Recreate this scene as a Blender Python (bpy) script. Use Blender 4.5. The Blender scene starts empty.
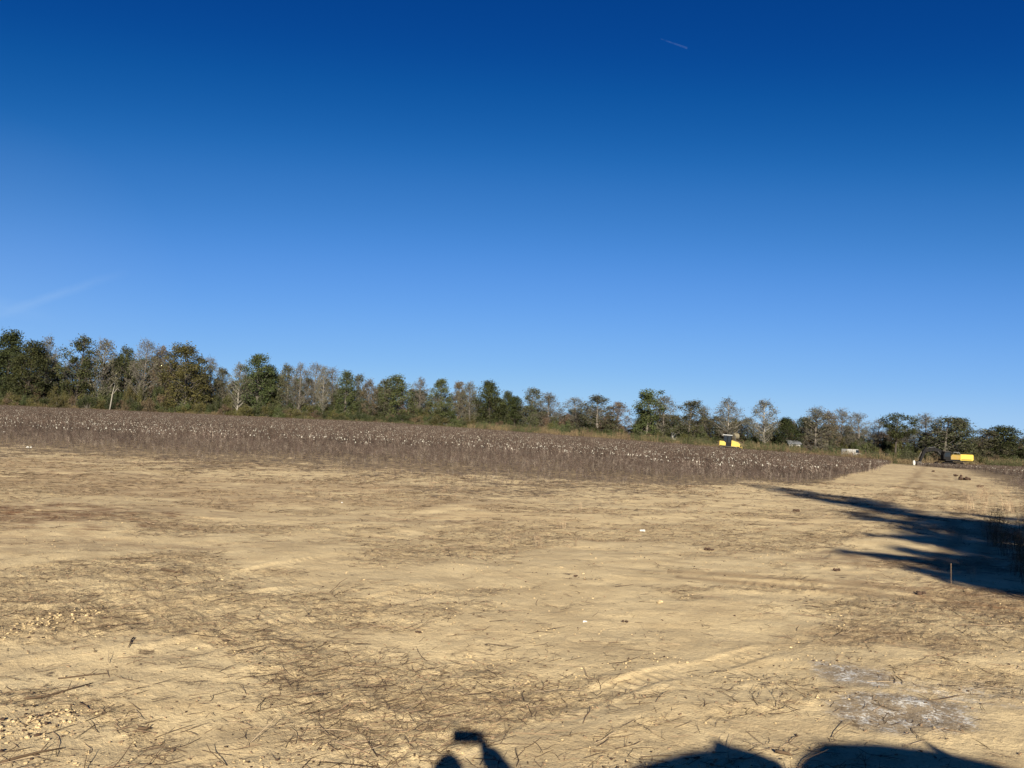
import bpy, bmesh, math, random
import numpy as np
from mathutils import Vector, Matrix
R = math.radians
sc = bpy.context.scene
col = sc.collection
PI = math.pi

# ------------------------------------------------------------------ camera
F = 768.0; CAMH = 1.78
PITCH = math.degrees(math.atan(48 / F)); ROLL = 2.0
cd = bpy.data.cameras.new('camera'); cam = bpy.data.objects.new('camera', cd); col.objects.link(cam)
cd.sensor_width = 36; cd.lens = F * 36 / 1024; cd.clip_start = 0.02; cd.clip_end = 20000
rot = Matrix.Rotation(R(90 + PITCH), 4, 'X') @ Matrix.Rotation(R(ROLL), 4, 'Z')
cam.matrix_world = Matrix.Translation((0, 0, CAMH)) @ rot
sc.camera = cam
M3 = rot.to_3x3()
def ray(px, py):
    return (M3 @ Vector(((px - 512) / F, (384 - py) / F, -1))).normalized()

# ------------------------------------------------------------------ numpy noise
def _hash(ix, iy, seed):
    h = (ix.astype(np.int64) * 374761393 + iy.astype(np.int64) * 668265263 + seed * 974634777) & 0xffffffff
    h = ((h ^ (h >> 13)) * 1274126177) & 0xffffffff
    h = h ^ (h >> 16)
    return (h & 0xffffff) / float(0xffffff)
def vnoise(x, y, seed=0):
    ix = np.floor(x); iy = np.floor(y); fx = x - ix; fy = y - iy
    fx = fx * fx * (3 - 2 * fx); fy = fy * fy * (3 - 2 * fy)
    a = _hash(ix, iy, seed); b = _hash(ix + 1, iy, seed); c = _hash(ix, iy + 1, seed); d = _hash(ix + 1, iy + 1, seed)
    return (a * (1 - fx) + b * fx) * (1 - fy) + (c * (1 - fx) + d * fx) * fy
def fbm(x, y, oct=4, seed=0, g=0.5):
    s = 0; a = 1; t = 0
    for i in range(oct):
        s = s + a * vnoise(x * 2 ** i + 17.3 * i, y * 2 ** i - 9.1 * i, seed + i); t += a; a *= g
    return s / t
def sstep(a, b, x):
    t = np.clip((np.asarray(x, float) - a) / (b - a), 0, 1); return t * t * (3 - 2 * t)

# ------------------------------------------------------------------ terrain
KS = [-1.4, -.9, -.665, -.33, -.166, -.016, .166, .33, .48, .57, .9, 1.4]
KG = [.026, .025, .022, .0167, .0155, .0095, .0018, -.0065, -.0165, -.019, -.02, -.02]
def terrain(x, y):
    x = np.asarray(x, float); y = np.asarray(y, float)
    s = x / np.maximum(y, 8.0)
    g = (np.interp(s - .06, KS, KG) + np.interp(s, KS, KG) * 2 + np.interp(s + .06, KS, KG)) / 4
    yy = np.clip(y - 15, 0, 250)
    return g * yy * yy / (yy + 25)
def tz(x, y): return float(terrain(np.array([x]), np.array([y]))[0])
def gp(px, py, maxd=600):
    d = ray(px, py); t = 1.0; o = Vector((0, 0, CAMH))
    while t < maxd:
        p = o + d * t
        if p.z <= tz(p.x, p.y):
            lo, hi = t - max(.3, t * .02), t
            for _ in range(20):
                m = (lo + hi) / 2; q = o + d * m
                if q.z <= tz(q.x, q.y): hi = m
                else: lo = m
            p = o + d * hi
            return Vector((p.x, p.y, tz(p.x, p.y)))
        t += max(.2, t * .015)
    return None
def gd(px, dist):
    """ground point at forward distance dist under image column px (near the horizon)"""
    hy = 432 + (px - 512) * math.tan(R(ROLL))
    d = ray(px, hy); k = dist / d.y
    return Vector((d.x * k, dist, tz(d.x * k, dist)))
def pix(p):
    v = M3.transposed() @ (Vector(p) - Vector((0, 0, CAMH)))
    return 512 + F * v.x / -v.z, 384 - F * v.y / -v.z

# ------------------------------------------------------------------ sun
ld = ray(466, 735)                      # light travels straight away from the lens' own shadow
sun_dir = -ld
ELEV = math.asin(sun_dir.z); AZ = math.atan2(sun_dir.x, sun_dir.y)
sl = bpy.data.lights.new('sun', 'SUN'); sun = bpy.data.objects.new('sun', sl); col.objects.link(sun)
sl.energy = 5.0; sl.angle = R(0.53); sl.color = (1.0, 0.94, 0.79)
sun.rotation_mode = 'QUATERNION'; sun.rotation_quaternion = Vector((0, 0, 1)).rotation_difference(sun_dir)

# ------------------------------------------------------------------ node helpers
def new_mat(name):
    m = bpy.data.materials.new(name); m.use_nodes = True
    nt = m.node_tree; nt.nodes.clear()
    out = nt.nodes.new('ShaderNodeOutputMaterial'); b = nt.nodes.new('ShaderNodeBsdfPrincipled')
    nt.links.new(b.outputs[0], out.inputs[0])
    return m, nt, b
def N(nt, t, **kw):
    n = nt.nodes.new(t)
    for k, v in kw.items(): setattr(n, k, v)
    return n
def noise(nt, scale, detail=4, rough=.55, vec=None, dist=0):
    n = N(nt, 'ShaderNodeTexNoise'); n.inputs['Scale'].default_value = scale; n.inputs['Detail'].default_value = detail
    n.inputs['Roughness'].default_value = rough; n.inputs['Distortion'].default_value = dist
    if vec is not None: nt.links.new(vec, n.inputs['Vector'])
    return n.outputs[0]
def mth(nt, op, a, b=None, c=None, clamp=False):
    n = N(nt, 'ShaderNodeMath', operation=op); n.use_clamp = clamp
    for i, v in enumerate((a, b, c)):
        if v is None: continue
        if isinstance(v, (int, float)): n.inputs[i].default_value = v
        else: nt.links.new(v, n.inputs[i])
    return n.outputs[0]
def mrange(nt, v, a, b, c=0, d=1):
    n = N(nt, 'ShaderNodeMapRange'); n.inputs[1].default_value = a; n.inputs[2].default_value = b
    n.inputs[3].default_value = c; n.inputs[4].default_value = d; nt.links.new(v, n.inputs[0]); return n.outputs[0]
def mixc(nt, f, a, b, bt='MIX'):
    n = N(nt, 'ShaderNodeMix', data_type='RGBA', blend_type=bt)
    for i, v in ((0, f), (6, a), (7, b)):
        if isinstance(v, (int, float)): n.inputs[i].default_value = v
        elif isinstance(v, tuple): n.inputs[i].default_value = (*v, 1)
        else: nt.links.new(v, n.inputs[i])
    return n.outputs[2]
def coords(nt, which='Object'):
    return N(nt, 'ShaderNodeTexCoord').outputs[which]
def scalev(nt, vec, s):
    n = N(nt, 'ShaderNodeMapping'); n.inputs['Scale'].default_value = s; nt.links.new(vec, n.inputs['Vector']); return n.outputs[0]

def paint(name, c, rough=.45, metal=0, dirt=.35, dirtc=(.16, .12, .08)):
    m, nt, b = new_mat(name); v = coords(nt); b.inputs['Specular IOR Level'].default_value = .08 if max(c) < .02 else .4
    n1 = mrange(nt, noise(nt, 2.2, 6, .65, v), .42, .7)
    n2 = mrange(nt, noise(nt, 14, 4, .6, v), .3, .7, .86, 1.1)
    cc = mixc(nt, mth(nt, 'MULTIPLY', n1, dirt), c, dirtc)
    g = N(nt, 'ShaderNodeVectorMath', operation='SCALE'); nt.links.new(cc, g.inputs[0]); nt.links.new(n2, g.inputs[3])
    nt.links.new(g.outputs[0], b.inputs['Base Color'])
    nt.links.new(mrange(nt, n1, 0, 1, rough, min(1, rough + .3)), b.inputs['Roughness'])
    b.inputs['Metallic'].default_value = metal
    return m
def glass(name, c=(.012, .016, .022)):
    m, nt, b = new_mat(name)
    b.inputs['Base Color'].default_value = (*c, 1); b.inputs['Roughness'].default_value = .25; b.inputs['Specular IOR Level'].default_value = .1
    nt.links.new(mixc(nt, mrange(nt, noise(nt, 3, 4, .6, coords(nt)), .5, .9), c, (.03, .028, .025)), b.inputs['Base Color'])
    return m
def leafmat(name, cols, var=.35, trans=.0):
    """cols: three linear colours; leaf to leaf (mesh island), clump to clump and tree to tree variation"""
    m, nt, b = new_mat(name); v = coords(nt)
    geo = N(nt, 'ShaderNodeNewGeometry'); oi = N(nt, 'ShaderNodeObjectInfo')
    isl = geo.outputs['Random Per Island']
    n = noise(nt, .45, 3, .6, v)
    f = mth(nt, 'ADD', mth(nt, 'MULTIPLY', isl, .55), mth(nt, 'MULTIPLY', mrange(nt, n, .3, .7), .45))
    r = N(nt, 'ShaderNodeValToRGB'); nt.links.new(f, r.inputs[0])
    r.color_ramp.elements[0].position = .15; r.color_ramp.elements[0].color = (*cols[0], 1)
    r.color_ramp.elements[1].position = .9; r.color_ramp.elements[1].color = (*cols[2], 1)
    e = r.color_ramp.elements.new(.5); e.color = (*cols[1], 1)
    h = N(nt, 'ShaderNodeHueSaturation')
    nt.links.new(mrange(nt, oi.outputs['Random'], 0, 1, .48, .515), h.inputs['Hue'])
    nt.links.new(mth(nt, 'ADD', mth(nt, 'MULTIPLY', mth(nt, 'FRACT', mth(nt, 'MULTIPLY', oi.outputs['Random'], 7.31)), var), 1 - var / 2), h.inputs['Value'])
    nt.links.new(r.outputs[0], h.inputs['Color'])
    nt.links.new(h.outputs[0], b.inputs['Base Color']); b.inputs['Roughness'].default_value = .75
    b.inputs['Specular IOR Level'].default_value = .2
    return m
def barkmat(name, a, bcol):
    m, nt, b = new_mat(name); v = scalev(nt, coords(nt), (3, 3, .7))
    nt.links.new(mixc(nt, mrange(nt, noise(nt, 1.8, 6, .7, v), .35, .65), a, bcol), b.inputs['Base Color'])
    b.inputs['Roughness'].default_value = .9; b.inputs['Specular IOR Level'].default_value = .15
    bp = N(nt, 'ShaderNodeBump'); bp.inputs['Strength'].default_value = .5; bp.inputs['Distance'].default_value = .03
    nt.links.new(noise(nt, 9, 4, .6, v), bp.inputs['Height']); nt.links.new(bp.outputs[0], b.inputs['Normal'])
    return m

# ------------------------------------------------------------------ mesh helpers
class MB:
    def __init__(s): s.v = []; s.f = []; s.m = []
    def add(s, vs, fs, mi=0):
        k = len(s.v); s.v.extend(vs); s.f.extend([tuple(i + k for i in f) for f in fs]); s.m.extend([mi] * len(fs))
    def box(s, c, d, mi=0, rz=0, taper=(1, 1), ry=0, rx=0):
        mt = Matrix.Rotation(rz, 3, 'Z') @ Matrix.Rotation(ry, 3, 'Y') @ Matrix.Rotation(rx, 3, 'X')
        vs = []
        for z in (-.5, .5):
            tx, ty = (1, 1) if z < 0 else taper
            for x, y in ((-.5, -.5), (.5, -.5), (.5, .5), (-.5, .5)):
                vs.append(tuple(Vector(c) + mt @ Vector((x * d[0] * tx, y * d[1] * ty, z * d[2]))))
        s.add(vs, [(0, 3, 2, 1), (4, 5, 6, 7), (0, 1, 5, 4), (1, 2, 6, 5), (2, 3, 7, 6), (3, 0, 4, 7)], mi)
    def tube(s, pts, rs, n=6, mi=0, cap=True):
        pts = [Vector(p) for p in pts]
        if not hasattr(rs, '__len__'): rs = [rs] * len(pts)
        vs = []; k = len(pts)
        for i, p in enumerate(pts):
            t = (pts[min(i + 1, k - 1)] - pts[max(i - 1, 0)])
            t = t.normalized() if t.length > 1e-9 else Vector((0, 0, 1))
            a = t.cross(Vector((0, 0, 1)) if abs(t.z) < .9 else Vector((1, 0, 0))).normalized(); b = t.cross(a)
            for j in range(n):
                an = 2 * PI * j / n; vs.append(tuple(p + (a * math.cos(an) + b * math.sin(an)) * rs[i]))
        fs = [(i * n + j, i * n + (j + 1) % n, (i + 1) * n + (j + 1) % n, (i + 1) * n + j) for i in range(k - 1) for j in range(n)]
        if cap and n > 2: fs += [tuple(range(n))[::-1], tuple((k - 1) * n + j for j in range(n))]
        s.add(vs, fs, mi)
    def prism(s, poly, y0, y1, mi=0, axis='Y'):
        """poly in (x,z) extruded along y"""
        n = len(poly)
        f = (lambda a, b, c: (a, b, c)) if axis == 'Y' else (lambda a, b, c: (b, a, c))
        vs = [f(x, y0, z) for x, z in poly] + [f(x, y1, z) for x, z in poly]
        s.add(vs, [tuple(range(n)), tuple(range(n, 2 * n))[::-1]] + [(i, i + n, (i + 1) % n + n, (i + 1) % n) for i in range(n)], mi)
    def blob(s, c, r, seed=0, mi=0, sub=1, amp=.3):
        bm = bmesh.new(); bmesh.ops.create_icosphere(bm, subdivisions=sub, radius=1)
        rg = random.Random(seed); vs = []
        for v in bm.verts:
            k = 1 + rg.uniform(-amp, amp); vs.append((c[0] + v.co.x * r[0] * k, c[1] + v.co.y * r[1] * k, c[2] + v.co.z * r[2] * k))
        s.add(vs, [tuple(x.index for x in f.verts) for f in bm.faces], mi); bm.free()
    def mesh(s, name, mats, smooth=False, fixn=True):
        me = bpy.data.meshes.new(name); me.from_pydata(s.v, [], s.f)
        for m in mats: me.materials.append(m)
        if len(mats) > 1: me.polygons.foreach_set('material_index', s.m)
        if fixn:
            bm = bmesh.new(); bm.from_mesh(me); bmesh.ops.recalc_face_normals(bm, faces=bm.faces); bm.to_mesh(me); bm.free()
        if smooth: me.polygons.foreach_set('use_smooth', [True] * len(me.polygons))
        me.update(); return me
    def build(s, name, mats, parent=None, bevel=0, smooth=False, fixn=True):
        if not isinstance(mats, (list, tuple)): mats = [mats]
        me = s.mesh(name, mats, smooth, fixn); o = bpy.data.objects.new(name, me); col.objects.link(o)
        if parent: o.parent = parent
        if bevel:
            b = o.modifiers.new('b', 'BEVEL'); b.width = bevel; b.segments = 2; b.limit_method = 'ANGLE'
        return o
def cyl(mb, a, b, r, n=16, mi=0): mb.tube([a, b], [r, r], n, mi)
def tag(o, label=None, cat=None, group=None, kind=None):
    if label: o['label'] = label
    if cat: o['category'] = cat
    if group: o['group'] = group
    if kind: o['kind'] = kind
    return o
def empty(name, loc, rz=0):
    o = bpy.data.objects.new(name, None); col.objects.link(o); o.location = loc; o.rotation_euler = (0, 0, rz)
    o.empty_display_size = .3; return o
def copy_tree(o, parent=None):
    c = o.copy(); col.objects.link(c)
    if parent: c.parent = parent
    for ch in list(KIDS.get(o, [])): copy_tree(ch, c)
    return c
KIDS = {}

# ------------------------------------------------------------------ zones (world-space polygons, found once from the view)
def poly_from_pixels(pts): return [gp(*p) for p in pts]
# field border towards the bare sand
border_px = [(-140, 450), (0, 456), (130, 463), (256, 471), (384, 479), (512, 487), (620, 492), (700, 491), (768, 487), (798, 486), (832, 481), (868, 471), (886, 464)]
border = [(p.x, p.y) for p in poly_from_pixels(border_px)]
bx = [p[0] for p in border]; by = [p[1] for p in border]
def field_far(x, y):          # forward distance of the far edge by direction
    s = x / np.maximum(y, 1)
    return np.interp(s, [-.9, -.665, -.33, -.166, -.016, .166, .33, .48, .6], [205, 200, 208, 204, 190, 165, 150, 162, 162])
R_in = poly_from_pixels([(958, 469), (985, 480), (1012, 494), (1040, 512), (1075, 530)])
rix = [p.x for p in R_in][::-1]; riy = [p.y for p in R_in][::-1]      # right field: left limit as y -> x
rorder = np.argsort(riy); rix = list(np.array(rix)[rorder]); riy = list(np.array(riy)[rorder])
def field_mask(x, y):
    """signed depth in metres inside the cotton (positive inside)"""
    x = np.asarray(x, float); y = np.asarray(y, float)
    ewl = np.interp(x / np.maximum(y, 1), [-.7, .1, .3, .42], [24., 22., 12., 5.])
    # left field: beyond the border line, seen as a function of direction s
    s = x / np.maximum(y, 1); bs = [a / b for a, b in border]
    yb = np.interp(s, bs, by, left=by[0], right=1e6)
    d1 = np.minimum((y - yb) / ewl * 20, (field_far(x, y) - y) * 5)
    xb = np.interp(y, riy, rix)
    d2 = np.minimum(np.minimum((x - xb) * 5.0, (152 - y) * 5), (y - 19) * 4)
    return np.maximum(d1, d2)

def litter_mask(X, Y):
    wx = fbm(X * .25, Y * .25, 3, 160) * 5; wy = fbm(X * .25, Y * .25, 3, 161) * 5
    u = X * .94 + Y * .34 + wx; w = Y * .94 - X * .34 + wy
    return np.maximum(sstep(.47, .66, fbm(u * .32, w * .75, 5, 51)), .65 * sstep(.55, .68, fbm(u * 1.0, w * 2.3, 4, 57)))
tracks = [[(9, 604), (218, 579), (330, 560)], [(120, 662), (325, 615), (430, 590)], [(-20, 655), (200, 606), (330, 585)],
          [(690, 578), (860, 592), (1040, 612)], [(560, 700), (680, 668), (760, 650)],
          [(800, 560), (885, 500), (925, 470)], [(950, 575), (960, 510), (948, 472)], [(500, 560), (420, 540), (240, 520), (60, 512)]]
tracks_w = [[gp(*p) for p in t] for t in tracks]
TW = [.42, .42, .34, .4, .22, .5, .5, .5]

def ground_height(X, Y, d):
    """small relief added to the terrain"""
    near = 1 - sstep(70, 160, d)
    h = (fbm(X * .22, Y * .22, 3, 5) - .5) * .16
    h = h + (fbm(X * .9, Y * .9, 3, 9) - .5) * .075
    rough = litter_mask(X, Y)
    r2 = 1 - np.abs(fbm(X * 2.1, Y * 2.1, 3, 12) * 2 - 1)
    h = h + (fbm(X * 5.5, Y * 5.5, 3, 14) - .5) * (.012 + .03 * rough)
    h = h + (fbm(X * 17, Y * 17, 2, 15) - .5) * (.005 + .026 * rough)
    h = h + (r2 - .7) * .011
    # push-marks of the blade, running across the view
    u = X * .94 + Y * .34 + fbm(X * .3, Y * .3, 2, 60) * 2.2; w = Y * .94 - X * .34 + fbm(X * .22, Y * .5, 2, 61) * 2.2
    h = h + (fbm(u * .45, w * 3.2, 3, 22) - .5) * .026 * sstep(.35, .6, fbm(X * .12, Y * .12, 2, 77))
    # crawler tracks
    for tr, wd in zip(tracks_w, TW):
        for a, b in zip(tr[:-1], tr[1:]):
            ax, ay, bx_, by_ = a.x, a.y, b.x, b.y
            L = math.hypot(bx_ - ax, by_ - ay); tx, ty = (bx_ - ax) / L, (by_ - ay) / L
            sel = (X > min(ax, bx_) - 1) & (X < max(ax, bx_) + 1) & (Y > min(ay, by_) - 1) & (Y < max(ay, by_) + 1)
            if not sel.any(): continue
            x = X[sel]; y = Y[sel]
            al = (x - ax) * tx + (y - ay) * ty; ac = np.abs(-(x - ax) * ty + (y - ay) * tx + (vnoise(al * .6, al * 0, 3) - .5) * .12)
            ins = (1 - sstep(wd * .45, wd * .6, ac)) * sstep(-.2, .2, al) * (1 - sstep(L - .1, L + .2, al))
            worn = sstep(.35, .62, vnoise(al * .8, ac * 2, 8))
            cle = (np.abs(((al / .115) % 1) - .5) * 2) ** 2
            rim = np.exp(-((ac - wd * .66) / .07) ** 2) * .007 * vnoise(al * 2.3, ac * 0, 23) * 1.6
            h[sel] += ins * worn * (-.013 + .017 * cle * sstep(.35, .65, vnoise(al * 1.3, ac * 4, 19))) + rim * worn
    return h * near * (1 - .0 * d)

# ------------------------------------------------------------------ ground mesh
def build_ground():
    th_f = np.arange(-40, 40.001, .085); th_b = np.concatenate([np.arange(-180, -40, 3.5), th_f, np.arange(40 + 3.5, 180, 3.5)])
    r = [0.05, .4, 1.0, 1.8, 2.6]
    k = 3.2
    while k < 60: r.append(k); k *= 1.0048
    while k < 330: r.append(k); k *= 1.022
    while k < 6000: r.append(k); k *= 1.2
    r = np.array(r); T = np.radians(th_b)
    RR, TT = np.meshgrid(r, T, indexing='ij')
    X = np.sin(TT) * RR; Y = np.cos(TT) * RR
    Z = terrain(X, Y) + ground_height(X, Y, RR) * sstep(0.5, 3, RR)
    nr, nt_ = X.shape
    co = np.stack([X, Y, Z], -1).reshape(-1, 3)
    i = np.arange(nr - 1)[:, None] * nt_; j = np.arange(nt_)[None, :]; j2 = (j + 1) % nt_
    quads = np.stack([i + j, i + j2, i + nt_ + j2, i + nt_ + j], -1).reshape(-1, 4)[:, ::-1]
    me = bpy.data.meshes.new('ground'); nv = len(co); nf = len(quads)
    me.vertices.add(nv); me.vertices.foreach_set('co', co.astype(np.float32).ravel())
    me.loops.add(nf * 4); me.loops.foreach_set('vertex_index', quads.astype(np.int32).ravel())
    me.polygons.add(nf); me.polygons.foreach_set('loop_start', np.arange(0, nf * 4, 4, dtype=np.int32))
    me.polygons.foreach_set('use_smooth', np.ones(nf, bool))
    me.update(calc_edges=True)
    x = X.ravel(); y = Y.ravel()
    fm = field_mask(x, y)
    field = sstep(-9.0, 14.0, fm + (fbm(x * .35, y * .35, 3, 41) - .5) * 12)
    beyond = sstep(-4, 4, y - field_far(x, y))
    back = sstep(-2, 8, -y - 3)
    def spot(px, py, rx, ry, seed, amp=1.7):
        c = gp(px, py); d = np.sqrt(((x - c.x) / rx) ** 2 + ((y - c.y) / ry) ** 2)
        return 1 - sstep(.45, 1.15, d + (fbm(x * 1.7, y * 1.7, 3, seed) - .5) * amp)
    ash = np.maximum.reduce([spot(858, 676, .38, .42, 3), spot(900, 706, .46, .36, 4), spot(985, 695, .5, .35, 5) * .45, spot(922, 690, .3, .3, 7) * .5])
    red = np.maximum.reduce([spot(20, 515, 3.0, 1.7, 13, 1.6), spot(90, 545, 2.4, .8, 14, 1.4) * .4, spot(985, 600, 1.5, 1.0, 15) * .8, spot(890, 560, 2.0, 1.1, 16, 1.4) * .7, spot(880, 640, .8, .6, 17, 1.5) * .3, sstep(.45, .62, fbm(x * .18, y * .3, 4, 88)) * sstep(11, 17, y) * sstep(3, -3, x) * .5])
    rut = np.zeros_like(x)
    for ln in ([(905, 525), (918, 490), (915, 468)], [(985, 560), (962, 500), (938, 470)], [(858, 517), (905, 485), (924, 467)], [(880, 500), (912, 478), (926, 467)], [(940, 560), (946, 500), (930, 469)], [(700, 579), (860, 592), (1040, 614)], [(690, 573), (860, 585), (1040, 604)]):
        w_ = [gp(*q) for q in ln]
        for a, b in zip(w_[:-1], w_[1:]):
            L_ = math.hypot(b.x - a.x, b.y - a.y); tx, ty = (b.x - a.x) / L_, (b.y - a.y) / L_
            al = (x - a.x) * tx + (y - a.y) * ty; ac = np.abs(-(x - a.x) * ty + (y - a.y) * tx + (vnoise(al * .3, al * 0, 5) - .5) * .6)
            rut = np.maximum(rut, np.exp(-(ac / (.12 + .16 * np.clip(y / 40, 0, 1))) ** 2) * ((al > -.3) & (al < L_ + .3)) * sstep(.25, .6, vnoise(al * .35, ac, 6)))
    for nm, a in (('litter', litter_mask(x, y)), ('rut', rut), ('field', field), ('beyond', np.clip(beyond + back, 0, 1)), ('ash', ash), ('red', red)):
        at = me.attributes.new(nm, 'FLOAT', 'POINT'); at.data.foreach_set('value', a.astype(np.float32))
    m, nt, b = new_mat('sandy_soil'); v = coords(nt)
    A = lambda n: N(nt, 'ShaderNodeAttribute', attribute_name=n).outputs['Fac']
    n1 = noise(nt, .18, 6, .62, v, .6); n2 = noise(nt, 1.1, 6, .65, scalev(nt, v, (1, 1.6, 1)), .4); n3 = noise(nt, 9, 6, .7, v); n4 = noise(nt, 60, 3, .7, v)
    c = mixc(nt, mrange(nt, n1, .35, .65), SAND[0], SAND[1])
    c = mixc(nt, mrange(nt, n2, .38, .66), c, SAND[2])
    # thin, trampled plant litter: streaky darker patches
    sv = N(nt, 'ShaderNodeMapping'); sv.inputs['Rotation'].default_value = (0, 0, R(18)); sv.inputs['Scale'].default_value = (.5, 1.5, 1); nt.links.new(v, sv.inputs['Vector'])
    lit = mth(nt, 'MULTIPLY', mrange(nt, noise(nt, .9, 7, .7, sv.outputs[0], .8), .47, .66), mrange(nt, noise(nt, 22, 4, .7, v), .38, .62))
    LM = mrange(nt, A('litter'), 0, 1, .22, 1.0)
    c = mixc(nt, mth(nt, 'MULTIPLY', lit, LM), c, (.155, .105, .056))
    st = mth(nt, 'MULTIPLY', mrange(nt, noise(nt, 2.6, 8, .75, sv.outputs[0], .5), .45, .6), mrange(nt, noise(nt, 45, 3, .7, v), .42, .58))
    c = mixc(nt, mth(nt, 'MULTIPLY', st, mth(nt, 'MULTIPLY', LM, .75)), c, (.19, .13, .07))
    c = mixc(nt, mth(nt, 'MULTIPLY', A('litter'), .22), c, (.26, .185, .105))
    # pale crumbs and dark specks
    c = mixc(nt, mrange(nt, n3, .62, .72, 0, .5), c, (.66, .52, .28))
    c = mixc(nt, mrange(nt, n4, .60, .68, 0, .6), c, (.10, .065, .04))
    c = mixc(nt, mth(nt, 'MULTIPLY', A('red'), mrange(nt, noise(nt, 5, 5, .7, sv.outputs[0]), .36, .6)), c, (.14, .072, .038))
    c = mixc(nt, mth(nt, 'MULTIPLY', A('rut'), .8), c, (.24, .165, .09))
    sp = mrange(nt, mth(nt, 'ADD', mth(nt, 'MULTIPLY', noise(nt, 40, 5, .8, v), .6), mth(nt, 'MULTIPLY', noise(nt, 7, 3, .6, v), .4)), .50, .60)
    c = mixc(nt, mth(nt, 'MULTIPLY', A('ash'), .75), c, (.15, .115, .085))
    c = mixc(nt, mth(nt, 'MULTIPLY', A('ash'), sp), c, (.50, .475, .44))
    fs = mixc(nt, mrange(nt, noise(nt, 3, 6, .7, v), .4, .6), (.070, .048, .034), (.25, .18, .10))
    ns = mth(nt, 'ADD', mth(nt, 'MULTIPLY', noise(nt, 3.2, 6, .8, v), .65), mth(nt, 'MULTIPLY', noise(nt, .6, 4, .7, v), .35))
    ff = mth(nt, 'ADD', mrange(nt, ns, .36, .64, -.75, .75), mth(nt, 'MULTIPLY', A('field'), 1.0))
    c = mixc(nt, mrange(nt, ff, .40, .65), c, fs)
    gs = mixc(nt, mrange(nt, noise(nt, .3, 6, .7, v), .4, .6), (.07, .07, .025), (.14, .11, .05))
    c = mixc(nt, A('beyond'), c, gs)
    nt.links.new(c, b.inputs['Base Color']); b.inputs['Roughness'].default_value = .95; b.inputs['Specular IOR Level'].default_value = .12
    hsum = mth(nt, 'ADD', mth(nt, 'MULTIPLY', noise(nt, 26, 5, .7, v), 1.0), mth(nt, 'MULTIPLY', noise(nt, 110, 3, .6, v), .3))
    bp = N(nt, 'ShaderNodeBump'); nt.links.new(mrange(nt, A('litter'), 0, 1, .5, 1.0), bp.inputs['Strength']); bp.inputs['Distance'].default_value = .03
    nt.links.new(hsum, bp.inputs['Height']); nt.links.new(bp.outputs[0], b.inputs['Normal'])
    me.materials.append(m)
    o = bpy.data.objects.new('ground', me); col.objects.link(o); o['kind'] = 'structure'
    return o
SAND = [(.565, .437, .250), (.485, .365, .205), (.375, .277, .155)]
build_ground()

def gz(x, y):
    """height of the built ground (terrain + relief)"""
    X = np.array([x], float); Y = np.array([y], float); d = np.hypot(X, Y)
    return float((terrain(X, Y) + ground_height(X, Y, d) * sstep(.5, 3, d))[0])
def gzn(X, Y):
    d = np.hypot(X, Y); return terrain(X, Y) + ground_height(X, Y, d) * sstep(.5, 3, d)

# ------------------------------------------------------------------ litter of broken stalks (stuff)
def make_litter():
    rg = np.random.default_rng(5); n = 95000
    th = rg.uniform(-.68, .68, n); r = np.exp(rg.uniform(math.log(3.4), math.log(34), n)) ; r = np.where(rg.random(n) < .35, np.sqrt(rg.uniform(11, 40 ** 2, n)), r)
    X = np.tan(th) * r * np.cos(th); Y = r * np.cos(th)
    u = X * .94 + Y * .34; w = Y * .94 - X * .34
    dens = litter_mask(X, Y) * .8 + .012 + .12 * sstep(12, 30, Y) + .25 * np.exp(-((X + 1.2) ** 2 + (Y - 5) ** 2) / 10)
    keep = (rg.random(n) < dens) & (field_mask(X, Y) < 4) ; X = X[keep]; Y = Y[keep]
    Z = gzn(X, Y); mb = MB(); rr = random.Random(8)
    for x, y, z in zip(X, Y, Z):
        L = rr.choice((.015, .02, .03, .04, .06, .09, .13, .17)) * rr.uniform(.7, 1.3) * (1 + max(0, y - 8) * .03)
        if rr.random() < .02: L = rr.uniform(.18, .34)
        a = rr.gauss(.35, .8) if rr.random() < .6 else rr.uniform(0, PI)
        if rr.random() < .18 and L < .2:           # flat flake of leaf or bur
            s = rr.uniform(.004, .011) * (1 + max(0, y - 8) * .04); mb.box((x, y, z + .006), (s * 2, s, s * .6), rr.choice((0, 1, 1)), a, ry=rr.uniform(-.5, .5)); continue
        rad = .0010 + L * .0065 * rr.uniform(.5, 1.2) + max(0, y - 8) * .00014
        lift = rr.choice((0, 0, 0, .3, .8)) * L * .4 * rr.random()
        k = 3 if L > .1 else 2; pts = []; px, py, an = x, y, a
        for i in range(k + 1):
            pts.append((px, py, z + rad * .8 + lift * i / k + .004)); an += rr.gauss(0, .22); px += math.cos(an) * L / k; py += math.sin(an) * L / k
        mb.tube(pts, [rad] * k + [rad * .6], 3, rr.choice((0, 0, 0, 0, 0, 1, 1, 2)), cap=False)
        if L > .09 and rr.random() < .6:
            q = pts[1]; a2 = a + rr.choice((-1, 1)) * rr.uniform(.5, 1.1); l2 = L * .35
            mb.tube([q, (q[0] + math.cos(a2) * l2, q[1] + math.sin(a2) * l2, q[2] + rr.uniform(0, .04))], [rad * .7, rad * .4], 3, 0, cap=False)
    return tag(mb.build('stalk_litter', [M['twig_dark'], M['twig_tan'], M['twig_pale']], fixn=False), None, None, None, 'stuff')
M = {}
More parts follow.
